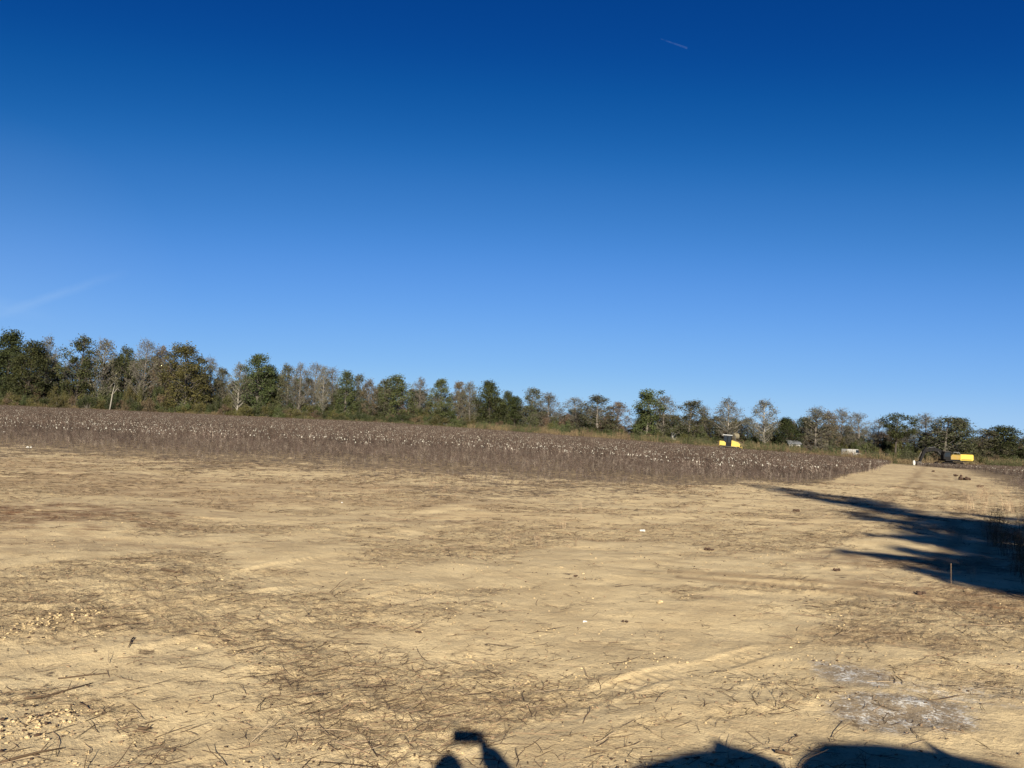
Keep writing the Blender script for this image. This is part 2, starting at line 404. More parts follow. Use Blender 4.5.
def flat(name, c, var=.3, rough=.9, sc_=3.0, inst=0):
    m, nt, b = new_mat(name); geo = N(nt, 'ShaderNodeNewGeometry')
    f = mth(nt, 'ADD', mth(nt, 'MULTIPLY', geo.outputs['Random Per Island'], .6), mth(nt, 'MULTIPLY', noise(nt, sc_, 3, .6, coords(nt)), .4))
    cc = mixc(nt, f, tuple(k * (1 - var) for k in c), tuple(k * (1 + var) for k in c))
    if inst:
        oi = N(nt, 'ShaderNodeObjectInfo'); g = N(nt, 'ShaderNodeVectorMath', operation='SCALE'); nt.links.new(cc, g.inputs[0])
        big = mrange(nt, noise(nt, .12, 4, .6, geo.outputs['Position']), .3, .7, .75, 1.25)
        nt.links.new(mth(nt, 'MULTIPLY', big, mth(nt, 'POWER', mrange(nt, oi.outputs['Random'], 0, 1, 1 - inst, 1 + inst), 1.4)), g.inputs[3]); cc = g.outputs[0]
    nt.links.new(cc, b.inputs['Base Color'])
    b.inputs['Roughness'].default_value = rough; b.inputs['Specular IOR Level'].default_value = .2
    return m
M['twig_dark'] = flat('twig_dark', (.072, .046, .027), .55); M['twig_tan'] = flat('twig_tan', (.19, .125, .075), .4); M['twig_pale'] = flat('twig_pale', (.30, .22, .14), .3)
M['stalk'] = flat('cotton_stalk', (.062, .044, .036), .75, inst=.6); M['stalk_pale'] = flat('cotton_stalk_pale', (.15, .12, .095), .4, inst=.5)
M['bur'] = flat('cotton_bur', (.05, .032, .022), .4); M['lint'] = flat('cotton_lint', (.31, .285, .24), .5); M['tuft'] = flat('loose_lint', (.46, .44, .40), .25, .9, 30)
M['clod'] = flat('clod_soil', (.055, .033, .022), .3, .95, 20); M['clod_sand'] = flat('clod_sand', (.36, .265, .145), .4, .95, 20)
lit = make_litter(); lit['label'] = 'dark broken cotton stalks and twigs strewn over the bare sand'; lit['category'] = 'plant litter'

# crumbs of sand (stuff)
def make_crumbs():
    rg = np.random.default_rng(15); n = 26000
    th = rg.uniform(-.66, .66, n); r = np.exp(rg.uniform(math.log(3.6), math.log(22), n)); X = np.sin(th) * r; Y = np.cos(th) * r
    def band(px0, py0, px1, py1, w):
        a = gp(px0, py0); b = gp(px1, py1); L = math.hypot(b.x - a.x, b.y - a.y); tx, ty = (b.x - a.x) / L, (b.y - a.y) / L
        al = (X - a.x) * tx + (Y - a.y) * ty; ac = np.abs(-(X - a.x) * ty + (Y - a.y) * tx); return (al > -.1) & (al < L) * (ac < w * 1.0)
    dens = sstep(.56, .72, fbm(X * .9, Y * 1.4, 4, 91)) * .5 + .03
    for bnd in ((-5, 634, 80, 615, .16), (-5, 732, 70, 708, .16), (15, 725, 60, 722, .1), (520, 680, 680, 655, .12), (220, 760, 330, 735, .1)):
        dens = np.maximum(dens, band(*bnd) * .95)
    k = rg.random(n) < dens; X = X[k]; Y = Y[k]
    # extra heavy windrows of clods at the left
    for (px0, py0, px1, py1, cnt, w) in ((0, 634, 95, 612, 260, .13), (0, 734, 70, 708, 260, .12), (640, 560, 760, 556, 120, .9)):
        a = gp(px0, py0); b = gp(px1, py1); t = rg.random(cnt); X = np.append(X, a.x + (b.x - a.x) * t + rg.normal(0, w, cnt)); Y = np.append(Y, a.y + (b.y - a.y) * t + rg.normal(0, w * .8, cnt))
    Z = gzn(X, Y); mb = MB(); rr = random.Random(4); proto = []
    for i in range(8):
        q = MB(); q.blob((0, 0, 0), (1, .8, .6), i, 0, 1, .28); proto.append((q.v, q.f))
    for i, (x, y, z) in enumerate(zip(X, Y, Z)):
        s = (.0035 + .008 * rr.random() ** 3) * (1 + y * .02)
        if i >= len(X) - 640: s = .004 + .014 * rr.random() ** 3
        v, f = rr.choice(proto); a = rr.uniform(0, 6.28); ca, sa = math.cos(a) * s, math.sin(a) * s
        mb.add([(x + p[0] * ca - p[1] * sa, y + p[0] * sa + p[1] * ca, z + s * .35 + p[2] * s) for p in v], f, 1 if rr.random() < .3 else 0)
    o = mb.build('sand_crumbs', [M['clod_sand'], M['clod']], fixn=False)
    tag(o, 'crumbs and small lumps of sandy soil spread over the bare ground', 'soil crumbs', None, 'stuff')
make_crumbs()

# ------------------------------------------------------------------ cotton
def cotton_mesh(seed, clump=False):
    rr = random.Random(seed); mb = MB()
    def plant(ox, oy, H, n):
        lean = Vector((rr.gauss(0, .1), rr.gauss(0, .1), 1)); top = Vector((ox, oy, 0)) + lean * H
        mid = Vector((ox, oy, 0)) + lean * H * .5 + Vector((rr.gauss(0, .02), rr.gauss(0, .02), 0))
        mi = 3 if rr.random() < .2 else 0; k = 1.6 if clump else 1.0
        mb.tube([(ox, oy, -.04), mid, top], [.007 * k, .0055 * k, .003 * k], 3, mi, cap=False)
        for i in range(n):
            t = rr.uniform(.18, 1); b = Vector((ox, oy, 0)) + lean * H * t; a = rr.uniform(0, 6.28); L = rr.uniform(.1, .3) * (1.25 - t * .7)
            e = b + Vector((math.cos(a) * L, math.sin(a) * L, L * rr.uniform(.3, .9)))
            mb.tube([b, e], [.004 * k, .0025 * k], 3, mi, cap=False)
            u = rr.random()
            if u < (.055 if clump else .10):
                s = rr.choice((.010, .014, .018, .028) if clump else (.012, .016, .022, .032)) * rr.uniform(.8, 1.2) * (1.2 if clump else 1); mb.blob(tuple(e), (s, s, s * rr.uniform(.8, 1.7)), rr.randint(0, 99), 2, 1 if not clump else 0 or 1, .3)
            elif u < .75:
                s = rr.uniform(.012, .02) * k; mb.box(tuple(e), (s * 1.6, s, s * 1.3), 1, a, ry=rr.uniform(-1, 1))
    if not clump: plant(0, 0, rr.uniform(.35, .65), rr.randint(6, 10))
    else:
        for i in range(16): plant(rr.uniform(-1.1, 1.1), rr.uniform(-1.1, 1.1), rr.uniform(.45, .8), 6)
    return mb.mesh('cotton_plant' if not clump else 'cotton_clump', [M['stalk'], M['bur'], M['lint'], M['stalk_pale']], fixn=False)
singles = [cotton_mesh(s) for s in range(6)]; clumps = [cotton_mesh(20 + s, True) for s in range(5)]

pcoll = bpy.data.collections.new('cotton_sources')      # unlinked source meshes for the crowd of plants
for i, me in enumerate(singles + clumps):
    o = bpy.data.objects.new('cotton_source_%02d' % i, me); pcoll.objects.link(o)

def scatter(name, pts, idx, rotz, scl):
    me = bpy.data.meshes.new(name); me.vertices.add(len(pts)); me.vertices.foreach_set('co', np.asarray(pts, np.float32).ravel())
    for nm, ty, a in (('idx', 'INT', np.asarray(idx, np.int32)), ('rz', 'FLOAT', np.asarray(rotz, np.float32)), ('sc', 'FLOAT', np.asarray(scl, np.float32))):
        at = me.attributes.new(nm, ty, 'POINT'); at.data.foreach_set('value', a)
    o = bpy.data.objects.new(name, me); col.objects.link(o)
    ng = bpy.data.node_groups.new(name, 'GeometryNodeTree')
    ng.interface.new_socket('Geometry', in_out='INPUT', socket_type='NodeSocketGeometry'); ng.interface.new_socket('Geometry', in_out='OUTPUT', socket_type='NodeSocketGeometry')
    gi = ng.nodes.new('NodeGroupInput'); go = ng.nodes.new('NodeGroupOutput')
    ci = ng.nodes.new('GeometryNodeCollectionInfo'); ci.inputs['Collection'].default_value = pcoll; ci.inputs['Separate Children'].default_value = True; ci.inputs['Reset Children'].default_value = True
    ip = ng.nodes.new('GeometryNodeInstanceOnPoints'); ip.inputs['Pick Instance'].default_value = True
    def na(nm, ty):
        n = ng.nodes.new('GeometryNodeInputNamedAttribute'); n.data_type = ty; n.inputs[0].default_value = nm; return n.outputs[0]
    cx = ng.nodes.new('ShaderNodeCombineXYZ'); ng.links.new(na('rz', 'FLOAT'), cx.inputs[2])
    er = ng.nodes.new('FunctionNodeEulerToRotation'); ng.links.new(cx.outputs[0], er.inputs[0])
    ng.links.new(gi.outputs[0], ip.inputs['Points']); ng.links.new(ci.outputs[0], ip.inputs['Instance'])
    ng.links.new(na('idx', 'INT'), ip.inputs['Instance Index']); ng.links.new(er.outputs[0], ip.inputs['Rotation']); ng.links.new(na('sc', 'FLOAT'), ip.inputs['Scale'])
    ng.links.new(ip.outputs[0], go.inputs[0])
    md = o.modifiers.new('scatter', 'NODES'); md.node_group = ng
    return o
def make_cotton():
    rg = np.random.default_rng(77)
    # single plants near the border
    n = 90000; th = np.radians(rg.uniform(-42, 42, n)); r = np.sqrt(rg.uniform(17 ** 2, 72 ** 2, n)); X = np.sin(th) * r; Y = np.cos(th) * r
    fm = field_mask(X, Y) + (fbm(X * .3, Y * .3, 3, 41) - .5) * 8
    ew = 20.0
    dens = sstep(-4.0, 1, fm) * (.10 + .90 * sstep(-2, ew * .8, fm) ** .95) * (1 - sstep(58, 72, r)) * .6
    k = rg.random(n) < dens; X = X[k]; Y = Y[k]; fm = fm[k]
    fr = sstep(-3, 18, fm)
    order = np.argsort(np.hypot(X, Y)); inview = np.abs(X / Y) < .66
    order = [i for i in order if inview[i]][:300]; near = set(int(i) for i in order)
    rest = np.array([i for i in range(len(X)) if i not in near])
    Z = terrain(X, Y) + ground_height(X, Y, np.hypot(X, Y)); rot_ = rg.uniform(0, 6.28, len(X)); scl = (.30 + .42 * fr) * rg.uniform(.75, 1.2, len(X)); idx = rg.integers(0, 6, len(X))
    for q in order:
        o = bpy.data.objects.new('cotton_plant', singles[int(idx[q])]); col.objects.link(o)
        o.location = (X[q], Y[q], Z[q]); o.rotation_euler = (0, 0, rot_[q]); o.scale = (scl[q],) * 3
        s = X[q] / Y[q]
        lab = ('small bare cotton stalk standing at the sandy near edge of the field on the left' if s < -.2 else
               'small bare cotton stalk standing at the sandy near edge of the field in the middle' if s < .3 else
               'small bare cotton stalk standing on the sand at right beside the dirt track')
        tag(o, lab, 'cotton plant', 'lone cotton stalks at the near edge of the field, ' + ('left' if s < -.2 else 'middle' if s < .3 else 'right'))
    # clumps for the mass
    m = 60000; th = np.radians(rg.uniform(-44, 44, m)); r = np.sqrt(rg.uniform(34 ** 2, 225 ** 2, m)); CX = np.sin(th) * r; CY = np.cos(th) * r
    cf = field_mask(CX, CY) + (fbm(CX * .3, CY * .3, 3, 41) - .5) * 8
    kk = rg.random(m) < sstep(15, 32, cf) * (.25 + .3 * sstep(30, 65, r)); CX = CX[kk]; CY = CY[kk]
    CZ = terrain(CX, CY)
    pts = np.concatenate([np.stack([X[rest], Y[rest], Z[rest]], -1), np.stack([CX, CY, CZ], -1)])
    ii = np.concatenate([idx[rest], 6 + rg.integers(0, 5, len(CX))]); rz = np.concatenate([rot_[rest], rg.uniform(0, 6.28, len(CX))]); ss = np.concatenate([scl[rest], rg.uniform(.75, 1.1, len(CX))])
    print('cotton', len(rest), len(CX))
    tag(scatter('cotton_field', pts, ii, rz, ss), 'picked-over cotton field of brown bare stalks flecked with white lint', 'cotton field', None, 'stuff')
make_cotton()

# ------------------------------------------------------------------ trees
M['bark_grey'] = barkmat('bark_grey', (.07, .058, .047), (.14, .12, .10)); M['bark_dark'] = barkmat('bark_dark', (.03, .024, .019), (.065, .052, .042)); M['bark_white'] = barkmat('bark_white', (.14, .12, .098), (.25, .225, .19))
M['leaf_dark'] = leafmat('leaf_dark', [(.012, .015, .005), (.023, .028, .008), (.048, .051, .014)])
M['leaf_green'] = leafmat('leaf_green', [(.020, .027, .009), (.038, .047, .015), (.070, .076, .024)])
M['leaf_olive'] = leafmat('leaf_olive', [(.028, .027, .008), (.052, .047, .013), (.090, .075, .022)])
M['leaf_brown'] = leafmat('leaf_brown', [(.040, .027, .015), (.075, .050, .028), (.12, .085, .048)])
M['leaf_pale'] = leafmat('leaf_pale', [(.040, .038, .021), (.066, .061, .034), (.108, .096, .058)], .25)
M['leaf_greygreen'] = leafmat('leaf_greygreen', [(.026, .027, .012), (.046, .046, .020), (.076, .072, .034)], .25)
M['twig_grey'] = flat('twig_grey', (.090, .078, .062), .35)

def qleaf(mb, c, s, rr, mi=0):
    a = Vector((rr.gauss(0, 1), rr.gauss(0, 1), rr.gauss(0, 1))).normalized(); b = a.orthogonal().normalized(); b = Matrix.Rotation(rr.uniform(0, 6.28), 3, a) @ b; d = a.cross(b)
    l = s; w = s * rr.uniform(.45, .8)
    c = Vector(c); mb.add([tuple(c - b * l * .5), tuple(c + d * w * .5 - b * l * .05), tuple(c + b * l * .5 + a * w * .15), tuple(c - d * w * .5)], [(0, 1, 2, 3)], mi)
PROFILES = {
    'round': (.12, lambda t: math.sin(PI * min(1, (.06 + t * .94)) ** .9) ** .6),
    'full': (.02, lambda t: (.75 + .35 * math.sin(PI * t * .9)) * (1 - t ** 4) ** .5),
    'high': (.26, lambda t: math.sin(PI * (.12 + .84 * t)) ** .85),
    'mid': (.12, lambda t: math.sin(PI * (.16 + .80 * t)) ** .9),
    'flat': (.55, lambda t: .65 + .5 * math.sin(PI * t)),
    'irregular': (.15, lambda t: .55 + .35 * math.sin(t * 13) * (1 - t * .4)),
}
def tree_proto(kind, prof, seed, H=16.0, Rc=4.0, nclump=34, rcl=1.25, leaves=90, ls=.30, twigs=0, leafm='leaf_dark', bark='bark_grey', trunkr=.24):
    nclump = int(nclump * 1.7); leaves = leaves * .66; rcl *= .86; twigs = int(twigs * .75)
    rr = random.Random(seed); tb = MB(); cb = MB(); t0, pf = PROFILES[prof]
    bend = (rr.gauss(0, .5), rr.gauss(0, .5))
    def axis(z): t = z / H; return Vector((bend[0] * t * t, bend[1] * math.sin(t * 2), z))
    zt = H * .93; ks = 9
    tb.tube([axis(zt * i / ks - .15 * (i == 0)) for i in range(ks + 1)], [trunkr * (1.25 if i == 0 else 1) * (1 - .9 * i / ks) + .02 for i in range(ks + 1)], 7)
    cl = []
    for i in range(nclump):
        t = ((i + rr.random()) / nclump) ** .85; z = H * (t0 + (1 - t0) * t ** 1.15); rmax = Rc * max(.08, pf(t))
        r = rmax * math.sqrt(rr.uniform(.02, 1)) * .92; a = i * 2.4 + rr.uniform(-.6, .6); ax = axis(z)
        c = Vector((ax.x + math.cos(a) * r, ax.y + math.sin(a) * r, min(z, H - rcl * .45) + rr.gauss(0, .25)))
        cl.append(c)
        zb = max(H * .08, c.z - r * rr.uniform(.5, 1.0) - .6); b = axis(min(zb, zt * .96)); m = b.lerp(c, .5) + Vector((0, 0, -r * .06)) + Vector((rr.gauss(0, .15), rr.gauss(0, .15), 0))
        br = trunkr * .30 * (1 - .6 * t) + .02
        tb.tube([b, m, c], [br, br * .7, br * .35], 5, cap=False)
    for c in cl:
        rc = rcl * rr.uniform(.6, 1.25)
        off = rr.choice((1, 1, 1, .55))
        for k in range(int(2.3 * leaves * off * rr.uniform(.6, 1.3))):
            d = Vector((rr.gauss(0, 1), rr.gauss(0, 1), rr.gauss(0, 1.0))); d = d.normalized() * rc * rr.random() ** .45 * rr.choice((1, 1, 1.35))
            p = c + d
            if p.z > 0.1: qleaf(cb, p, ls * rr.uniform(.6, 1.35), rr, 0)
        for k in range(twigs):
            d = Vector((rr.gauss(0, 1), rr.gauss(0, 1), rr.gauss(.55, .8))).normalized(); L = rc * rr.uniform(.7, 1.5); q = c - d * L * .15 + Vector((rr.gauss(0, .35), rr.gauss(0, .35), rr.gauss(0, .35)))
            m = q + d * L * .5 + Vector((rr.gauss(0, .1), rr.gauss(0, .1), rr.gauss(0, .1))); e = q + d * L + Vector((rr.gauss(0, .18), rr.gauss(0, .18), .1))
            cb.tube([q, m, e], [.026, .019, .010], 3, 1, cap=False)
            for w in range(2):
                e2 = m + Vector((rr.gauss(0, .4), rr.gauss(0, .4), rr.gauss(.3, .3))) * rc * .6; cb.tube([m, e2], [.015, .008], 3, 1, cap=False)
    tm = tb.mesh('trunk', [M[bark]], True, False); cm = cb.mesh('crown', [M[leafm], M['twig_grey']], False, False)
    zs = max(v[2] for v in cb.v); xs = sorted(abs(v[0]) for v in cb.v); W = 2 * xs[int(len(xs) * .95)]
    return dict(tm=tm, cm=cm, H=zs, W=W)
P = {}
def reg(k, n, **kw): P[k] = [tree_proto(k, seed=hash_(k) + i * 13, **kw) for i in range(n)]
def hash_(s): return sum(ord(c) * (i + 3) for i, c in enumerate(s))
reg('dense', 3, prof='mid', nclump=52, rcl=1.35, leaves=105, leafm='leaf_dark', bark='bark_dark')
reg('darkopen', 3, prof='high', nclump=34, rcl=1.1, leaves=75, twigs=4, leafm='leaf_dark', bark='bark_dark')
reg('green', 3, prof='mid', nclump=46, rcl=1.25, leaves=90, twigs=3, leafm='leaf_green')
reg('greygreen', 3, prof='mid', nclump=44, rcl=1.2, leaves=58, twigs=7, leafm='leaf_greygreen')
reg('olive', 3, prof='full', nclump=60, rcl=1.35, leaves=95, twigs=2, leafm='leaf_olive')
reg('pale', 3, prof='high', nclump=42, rcl=1.25, leaves=26, twigs=13, leafm='leaf_pale', bark='bark_white')
reg('paleround', 3, prof='mid', nclump=48, rcl=1.3, leaves=26, twigs=13, leafm='leaf_pale')
reg('bare', 3, prof='high', nclump=38, rcl=1.3, leaves=7, twigs=18, leafm='leaf_pale')
reg('brown', 3, prof='mid', nclump=44, rcl=1.25, leaves=45, twigs=8, leafm='leaf_brown')
reg('pine', 2, prof='flat', nclump=22, rcl=1.2, leaves=130, leafm='leaf_dark', bark='bark_dark')
reg('irregular', 1, prof='irregular', nclump=40, rcl=1.15, leaves=95, leafm='leaf_green')
def shrub_proto(seed, leafm, H=4.2, Rr=3.0, n=26, leaves=150, twigs=2):
    rr = random.Random(seed); tb = MB(); cb = MB()
    for i in range(n):
        a = rr.uniform(0, 6.28); r = Rr * math.sqrt(rr.random()) * .85; z = H * (.12 + .74 * rr.random()) * math.sqrt(max(.15, 1 - (r / Rr) ** 2)); c = Vector((math.cos(a) * r, math.sin(a) * r, z))
        tb.tube([(c.x * .15, c.y * .15, -.1), (c.x * .5, c.y * .5, z * .6), c], [.07, .045, .02], 4, cap=False)
        for k in range(leaves):
            d = Vector((rr.gauss(0, 1), rr.gauss(0, 1), rr.gauss(0, .8))).normalized() * rr.uniform(.6, 1.05) * rr.random() ** .4; p = c + d
            if p.z > .02: qleaf(cb, p, .22 * rr.uniform(.6, 1.3), rr)
        for k in range(twigs):
            d = Vector((rr.gauss(0, .5), rr.gauss(0, .5), 1)).normalized(); cb.tube([c, c + d * rr.uniform(.8, 1.5)], [.018, .007], 3, 1, cap=False)
    zs = max(v[2] for v in cb.v)
    return dict(tm=tb.mesh('stems', [M['bark_grey']], True, False), cm=cb.mesh('foliage', [M[leafm], M['twig_grey']], False, False), H=zs, W=Rr * 2)
for k, lm in (('s_dark', 'leaf_dark'), ('s_green', 'leaf_green'), ('s_olive', 'leaf_olive'), ('s_brown', 'leaf_brown'), ('s_grey', 'leaf_greygreen')):
    P[k] = [shrub_proto(hash_(k) + i, lm) for i in range(3)]

trr = random.Random(99)
def plant(name, pr, loc, H, W, label, cat, group=None, rz=None, lean=0):
    root = empty(name, loc, trr.uniform(0, 6.28) if rz is None else rz)
    root.rotation_euler[1] = lean
    sx = W / pr['W']; root.scale = (sx, sx, H / pr['H'])
    a = bpy.data.objects.new('trunk' if 'shrub' not in name else 'stems', pr['tm']); b = bpy.data.objects.new('crown' if 'shrub' not in name else 'foliage', pr['cm'])
    for o in (a, b): col.objects.link(o); o.parent = root
    tag(root, label, cat, group); return root
def D_line(px): return float(np.interp(px, [-120, 0, 256, 512, 640, 768, 880, 1024, 1150], [206, 208, 222, 240, 226, 214, 205, 205, 200]))
NAMES = {'dense': 'evergreen_tree', 'darkopen': 'open_crowned_tree', 'green': 'leafy_tree', 'greygreen': 'leafy_tree', 'olive': 'leafy_tree', 'pale': 'thinning_tree', 'paleround': 'thinning_tree', 'bare': 'bare_tree', 'brown': 'autumn_tree', 'pine': 'pine_tree', 'irregular': 'pine_tree'}
# (px, top_y, width_px, kind, depth offset, label)
T = [
 (3, 327, 34, 'dense', 2, 'tallest dense dark evergreen at the left end of the tree line'),
 (26, 339, 30, 'dense', -2, 'dense dark tree touching the tallest evergreen at the left end'),
 (44, 332, 22, 'pale', 2, 'pale nearly bare tree just right of the dark evergreens at the left end'),
 (73, 333, 30, 'darkopen', 0, 'tall dark green open-crowned tree between two pale thin trees near the left end'),
 (102, 336, 24, 'paleround', 1, 'pale tan round-topped tree right of the tall open dark green one'),
 (122, 343, 18, 'darkopen', 4, 'narrow dark green tree with open crown beside the white leaning snag'),
 (140, 337, 24, 'bare', 0, 'tall bare greyish tree just left of two reddish thinning trees'),
 (161, 344, 22, 'brown', 2, 'reddish brown thinning tree left of the big olive tree'),
 (185, 342, 36, 'olive', -3, 'big olive green tree leafy right down to the field edge'),
 (209, 354, 20, 'bare', 4, 'bare bluish grey tree right of the big olive tree'),
 (222, 365, 16, 'greygreen', 2, 'short grey green tree in the dip of the tree line on the left'),
 (236, 361, 18, 'pale', -1, 'thin tree with bright white limbs before a dark green crown'),
 (256, 353, 28, 'green', 1, 'dense green round tree rising above its neighbours left of centre'),
 (272, 364, 18, 'dense', 3, 'dark tree on the right side of the raised green tree left of centre'),
 (286, 362, 20, 'greygreen', 2, 'sparse grey green tree, first of the twiggy row left of centre'),
 (297, 361, 18, 'bare', 0, 'bare grey tree, second of the twiggy row left of centre'),
 (311, 361, 22, 'bare', 4, 'widest bare grey tree in the middle of the twiggy row left of centre'),
 (322, 364, 14, 'pale', -1, 'pale twiggy tree with a straight light trunk in the twiggy row'),
 (332, 365, 18, 'bare', 3, 'bluish bare tree, last of the twiggy row before the green tops'),
 (344, 369, 18, 'green', 0, 'olive topped green tree right after the row of bare trees'),
 (359, 372, 18, 'greygreen', 2, 'dull green tree with a pointed dark top left of the rusty one'),
 (369, 377, 15, 'brown', -1, 'small rusty brown tree tucked between dull green trees'),
 (382, 376, 20, 'greygreen', 1, 'grey olive tree left of the broad rounded olive crown'),
 (397, 373, 28, 'green', -1, 'broad rounded olive crown standing at the middle left of the line'),
 (420, 376, 17, 'bare', 2, 'pale bare tree in the notch right of the broad rounded crown'),
 (440, 378, 20, 'green', 0, 'compact dark green tree right of the notch with the pale bare tree'),
 (456, 380, 17, 'brown', 2, 'brown olive tree between the compact green tree and a pale one'),
 (470, 380, 18, 'paleround', -1, 'pale grey brown tree left of the dense green block'),
 (489, 379, 26, 'dense', 0, 'dense dark green block-shaped tree where the tall line ends'),
 (506, 390, 14, 'dense', 3, 'low dark tree on the right shoulder of the dense green block'),
 (514, 395, 18, 'dense', 0, 'dark tree at the foot of the pale green fan-shaped one'),
 (530, 386, 20, 'greygreen', 0, 'pale green fan-shaped tree left of a lower gap in the line'),
 (548, 391, 22, 'paleround', 2, 'pale half-bare tree arching into the gap in the middle'),
 (577, 396, 24, 'bare', 3, 'low pale bare tree behind the big round brown-olive crown'),
 (598, 393, 32, 'greygreen', -2, 'big round brown-olive crown left of the sky gap'),
 (617, 401, 24, 'brown', 2, 'rounded brown tree sloping down to the sky gap'),
 (646, 388, 20, 'irregular', -2, 'tall ragged green conifer just right of the sky gap'),
 (662, 394, 24, 'paleround', 1, 'pale thinning tree touching the ragged green conifer'),
 (688, 398, 28, 'greygreen', 0, 'olive grey round tree standing over the small grey house'),
 (705, 404, 14, 'bare', 6, 'thin bare tree between the olive grey round tree and the lone slender one'),
 (727, 395, 24, 'pale', -6, 'slender tree with a long straight pale trunk behind the bulldozer'),
 (765, 398, 22, 'pale', -6, 'slender half-bare tree with a straight trunk right of the bulldozer'),
 (787, 416, 20, 'dense', -4, 'small dark green tree beside the low white building'),
 (815, 405, 26, 'paleround', -2, 'brownish grey spreading tree above the low white building'),
 (826, 409, 18, 'brown', 1, 'rusty leaved tree mixed into the brownish grey spreading one'),
 (840, 407, 22, 'bare', 3, 'bare grey fan-shaped tree over the white van shape'),
 (859, 411, 22, 'bare', 2, 'sparse bluish bare tree left of the dark pine'),
 (876, 417, 20, 'bare', 5, 'fine twiggy bare tree at the left edge of the dark pine'),
 (895, 412, 28, 'pine', -6, 'dark flat-topped pine behind the excavator arm'),
 (923, 412, 26, 'bare', 6, 'domed bare grey tree above the excavator arm'),
 (944, 415, 40, 'greygreen', -4, 'largest rounded olive crown right above the excavator cab'),
 (958, 417, 24, 'dense', 2, 'dark green crown on the right shoulder of the largest rounded olive one'),
 (984, 427, 28, 'greygreen', 0, 'low grey olive round tree right of the excavator'),
 (1010, 425, 30, 'dense', -3, 'dark green tree at the right end of the tree line'),
]
cnt = {}
for px, ty, w, kd, off, lb in T:
    Dd = D_line(px) + off; g = gd(px, Dd); base = pix(g)[1]; H = (base - ty) / F * Dd * 1.02
    i = cnt.get(kd, 0); cnt[kd] = i + 1
    plant(NAMES[kd], P[kd][i % len(P[kd])], g - Vector((0, 0, .15)), H, w / F * Dd * (1.12 if px < 520 else 1.22), lb, 'tree')
# outside the frame, left and right ends
for px, ty, w, kd in ((-20, 332, 30, 'dense'), (-48, 340, 30, 'green'), (-80, 338, 34, 'dense'), (1040, 430, 30, 'green'), (1070, 432, 34, 'dense'), (1105, 436, 34, 'brown')):
    Dd = D_line(px); g = gd(px, Dd); H = (pix(g)[1] - ty) / F * Dd
    plant(NAMES[kd], P[kd][1 % len(P[kd])], g - Vector((0, 0, .15)), H, w / F * Dd, ('tree of the line just beyond the left end' if px < 0 else 'tree of the line just beyond the right end'), 'tree', 'trees past the ' + ('left' if px < 0 else 'right') + ' end of the line')
# a leaning pale dead trunk at the wood's edge
g = gd(109, D_line(109) - 8); mb = MB()
mb.tube([(0, 0, -.2), (.25, 0, 2.5), (.45, .1, 5.0), (.9, .1, 7.4)], [.20, .16, .12, .05], 8); mb.tube([(.42, .05, 4.6), (1.6, .2, 6.4), (2.6, .3, 5.6)], [.09, .06, .03], 6)
o = mb.build('dead_tree', [M['bark_white']], smooth=True); o.location = g; tag(o, 'leaning white dead trunk with one broken limb before the dark shrubs on the left', 'dead tree')
# back row
yprof_x = [0, 40, 60, 100, 150, 190, 215, 240, 262, 285, 340, 400, 440, 490, 515, 545, 560, 600, 622, 632, 645, 690, 720, 800, 850, 900, 940, 965, 1024]
yprof_y = [340, 345, 356, 350, 350, 355, 374, 370, 362, 372, 378, 384, 388, 390, 400, 402, 408, 402, 418, 424, 405, 412, 412, 414, 422, 424, 422, 430, 432]
px = -30
while px < 1050:
    top = np.interp(px, yprof_x, yprof_y) + trr.uniform(1, 9); Dd = D_line(px) + trr.uniform(9, 26); g = gd(px, Dd); H = (pix(g)[1] - top) / F * Dd
    kd = trr.choice(('green', 'bare', 'paleround', 'greygreen', 'dense', 'green') if px < 640 else ('greygreen', 'dense', 'bare', 'paleround', 'brown', 'olive', 'greygreen'))
    zone = 'left' if px < 260 else 'middle left' if px < 500 else 'middle right' if px < 760 else 'right'
    if H > 3: plant(NAMES[kd], P[kd][trr.randrange(len(P[kd]))], g - Vector((0, 0, .2)), H, trr.uniform(16, 24) / F * Dd, 'half-hidden tree in the second row behind the %s part of the tree line' % zone, 'tree', 'second-row trees, ' + zone)
    px += trr.uniform(6, 11)
# shrub belt at the foot of the trees
px = -60
while px < 1090:
    left = px < 500
    for row in range(2):
        q = px + trr.uniform(-5, 5); Dd = D_line(q) - (5 if row == 0 else -3) - trr.uniform(0, 4); g = gd(q, Dd)
        if left: hpx = (trr.uniform(12, 20) if row == 0 else trr.uniform(24, 38)) * (1 if q < 280 else .72)
        elif 620 < q < 640: hpx = 6 if row else 4
        else: hpx = trr.uniform(8, 14) if row == 0 else trr.uniform(18, 32)
        if q > 900: hpx *= 1.25
        H = hpx / F * Dd
        kd = trr.choice(('s_dark', 's_dark', 's_olive', 's_olive', 's_green', 's_brown') if left else ('s_dark', 's_grey', 's_olive', 's_green', 's_brown', 's_green'))
        zone = 'left' if q < 260 else 'middle left' if q < 500 else 'middle right' if q < 760 else 'right'
        cn = {'s_dark': 'dark green', 's_olive': 'olive', 's_green': 'green', 's_brown': 'brown', 's_grey': 'grey green'}[kd]
        rw = 'low' if row == 0 else 'tall'
        plant('understory_shrub', P[kd][trr.randrange(3)], g - Vector((0, 0, .1)), H, trr.uniform(14, 24) / F * Dd, '%s %s shrub at the foot of the %s part of the tree line' % (rw, cn, zone), 'shrub', '%s %s shrubs, %s' % (rw, cn, zone))
    px += trr.uniform(5.5, 9.5) if left else trr.uniform(6.5, 11)

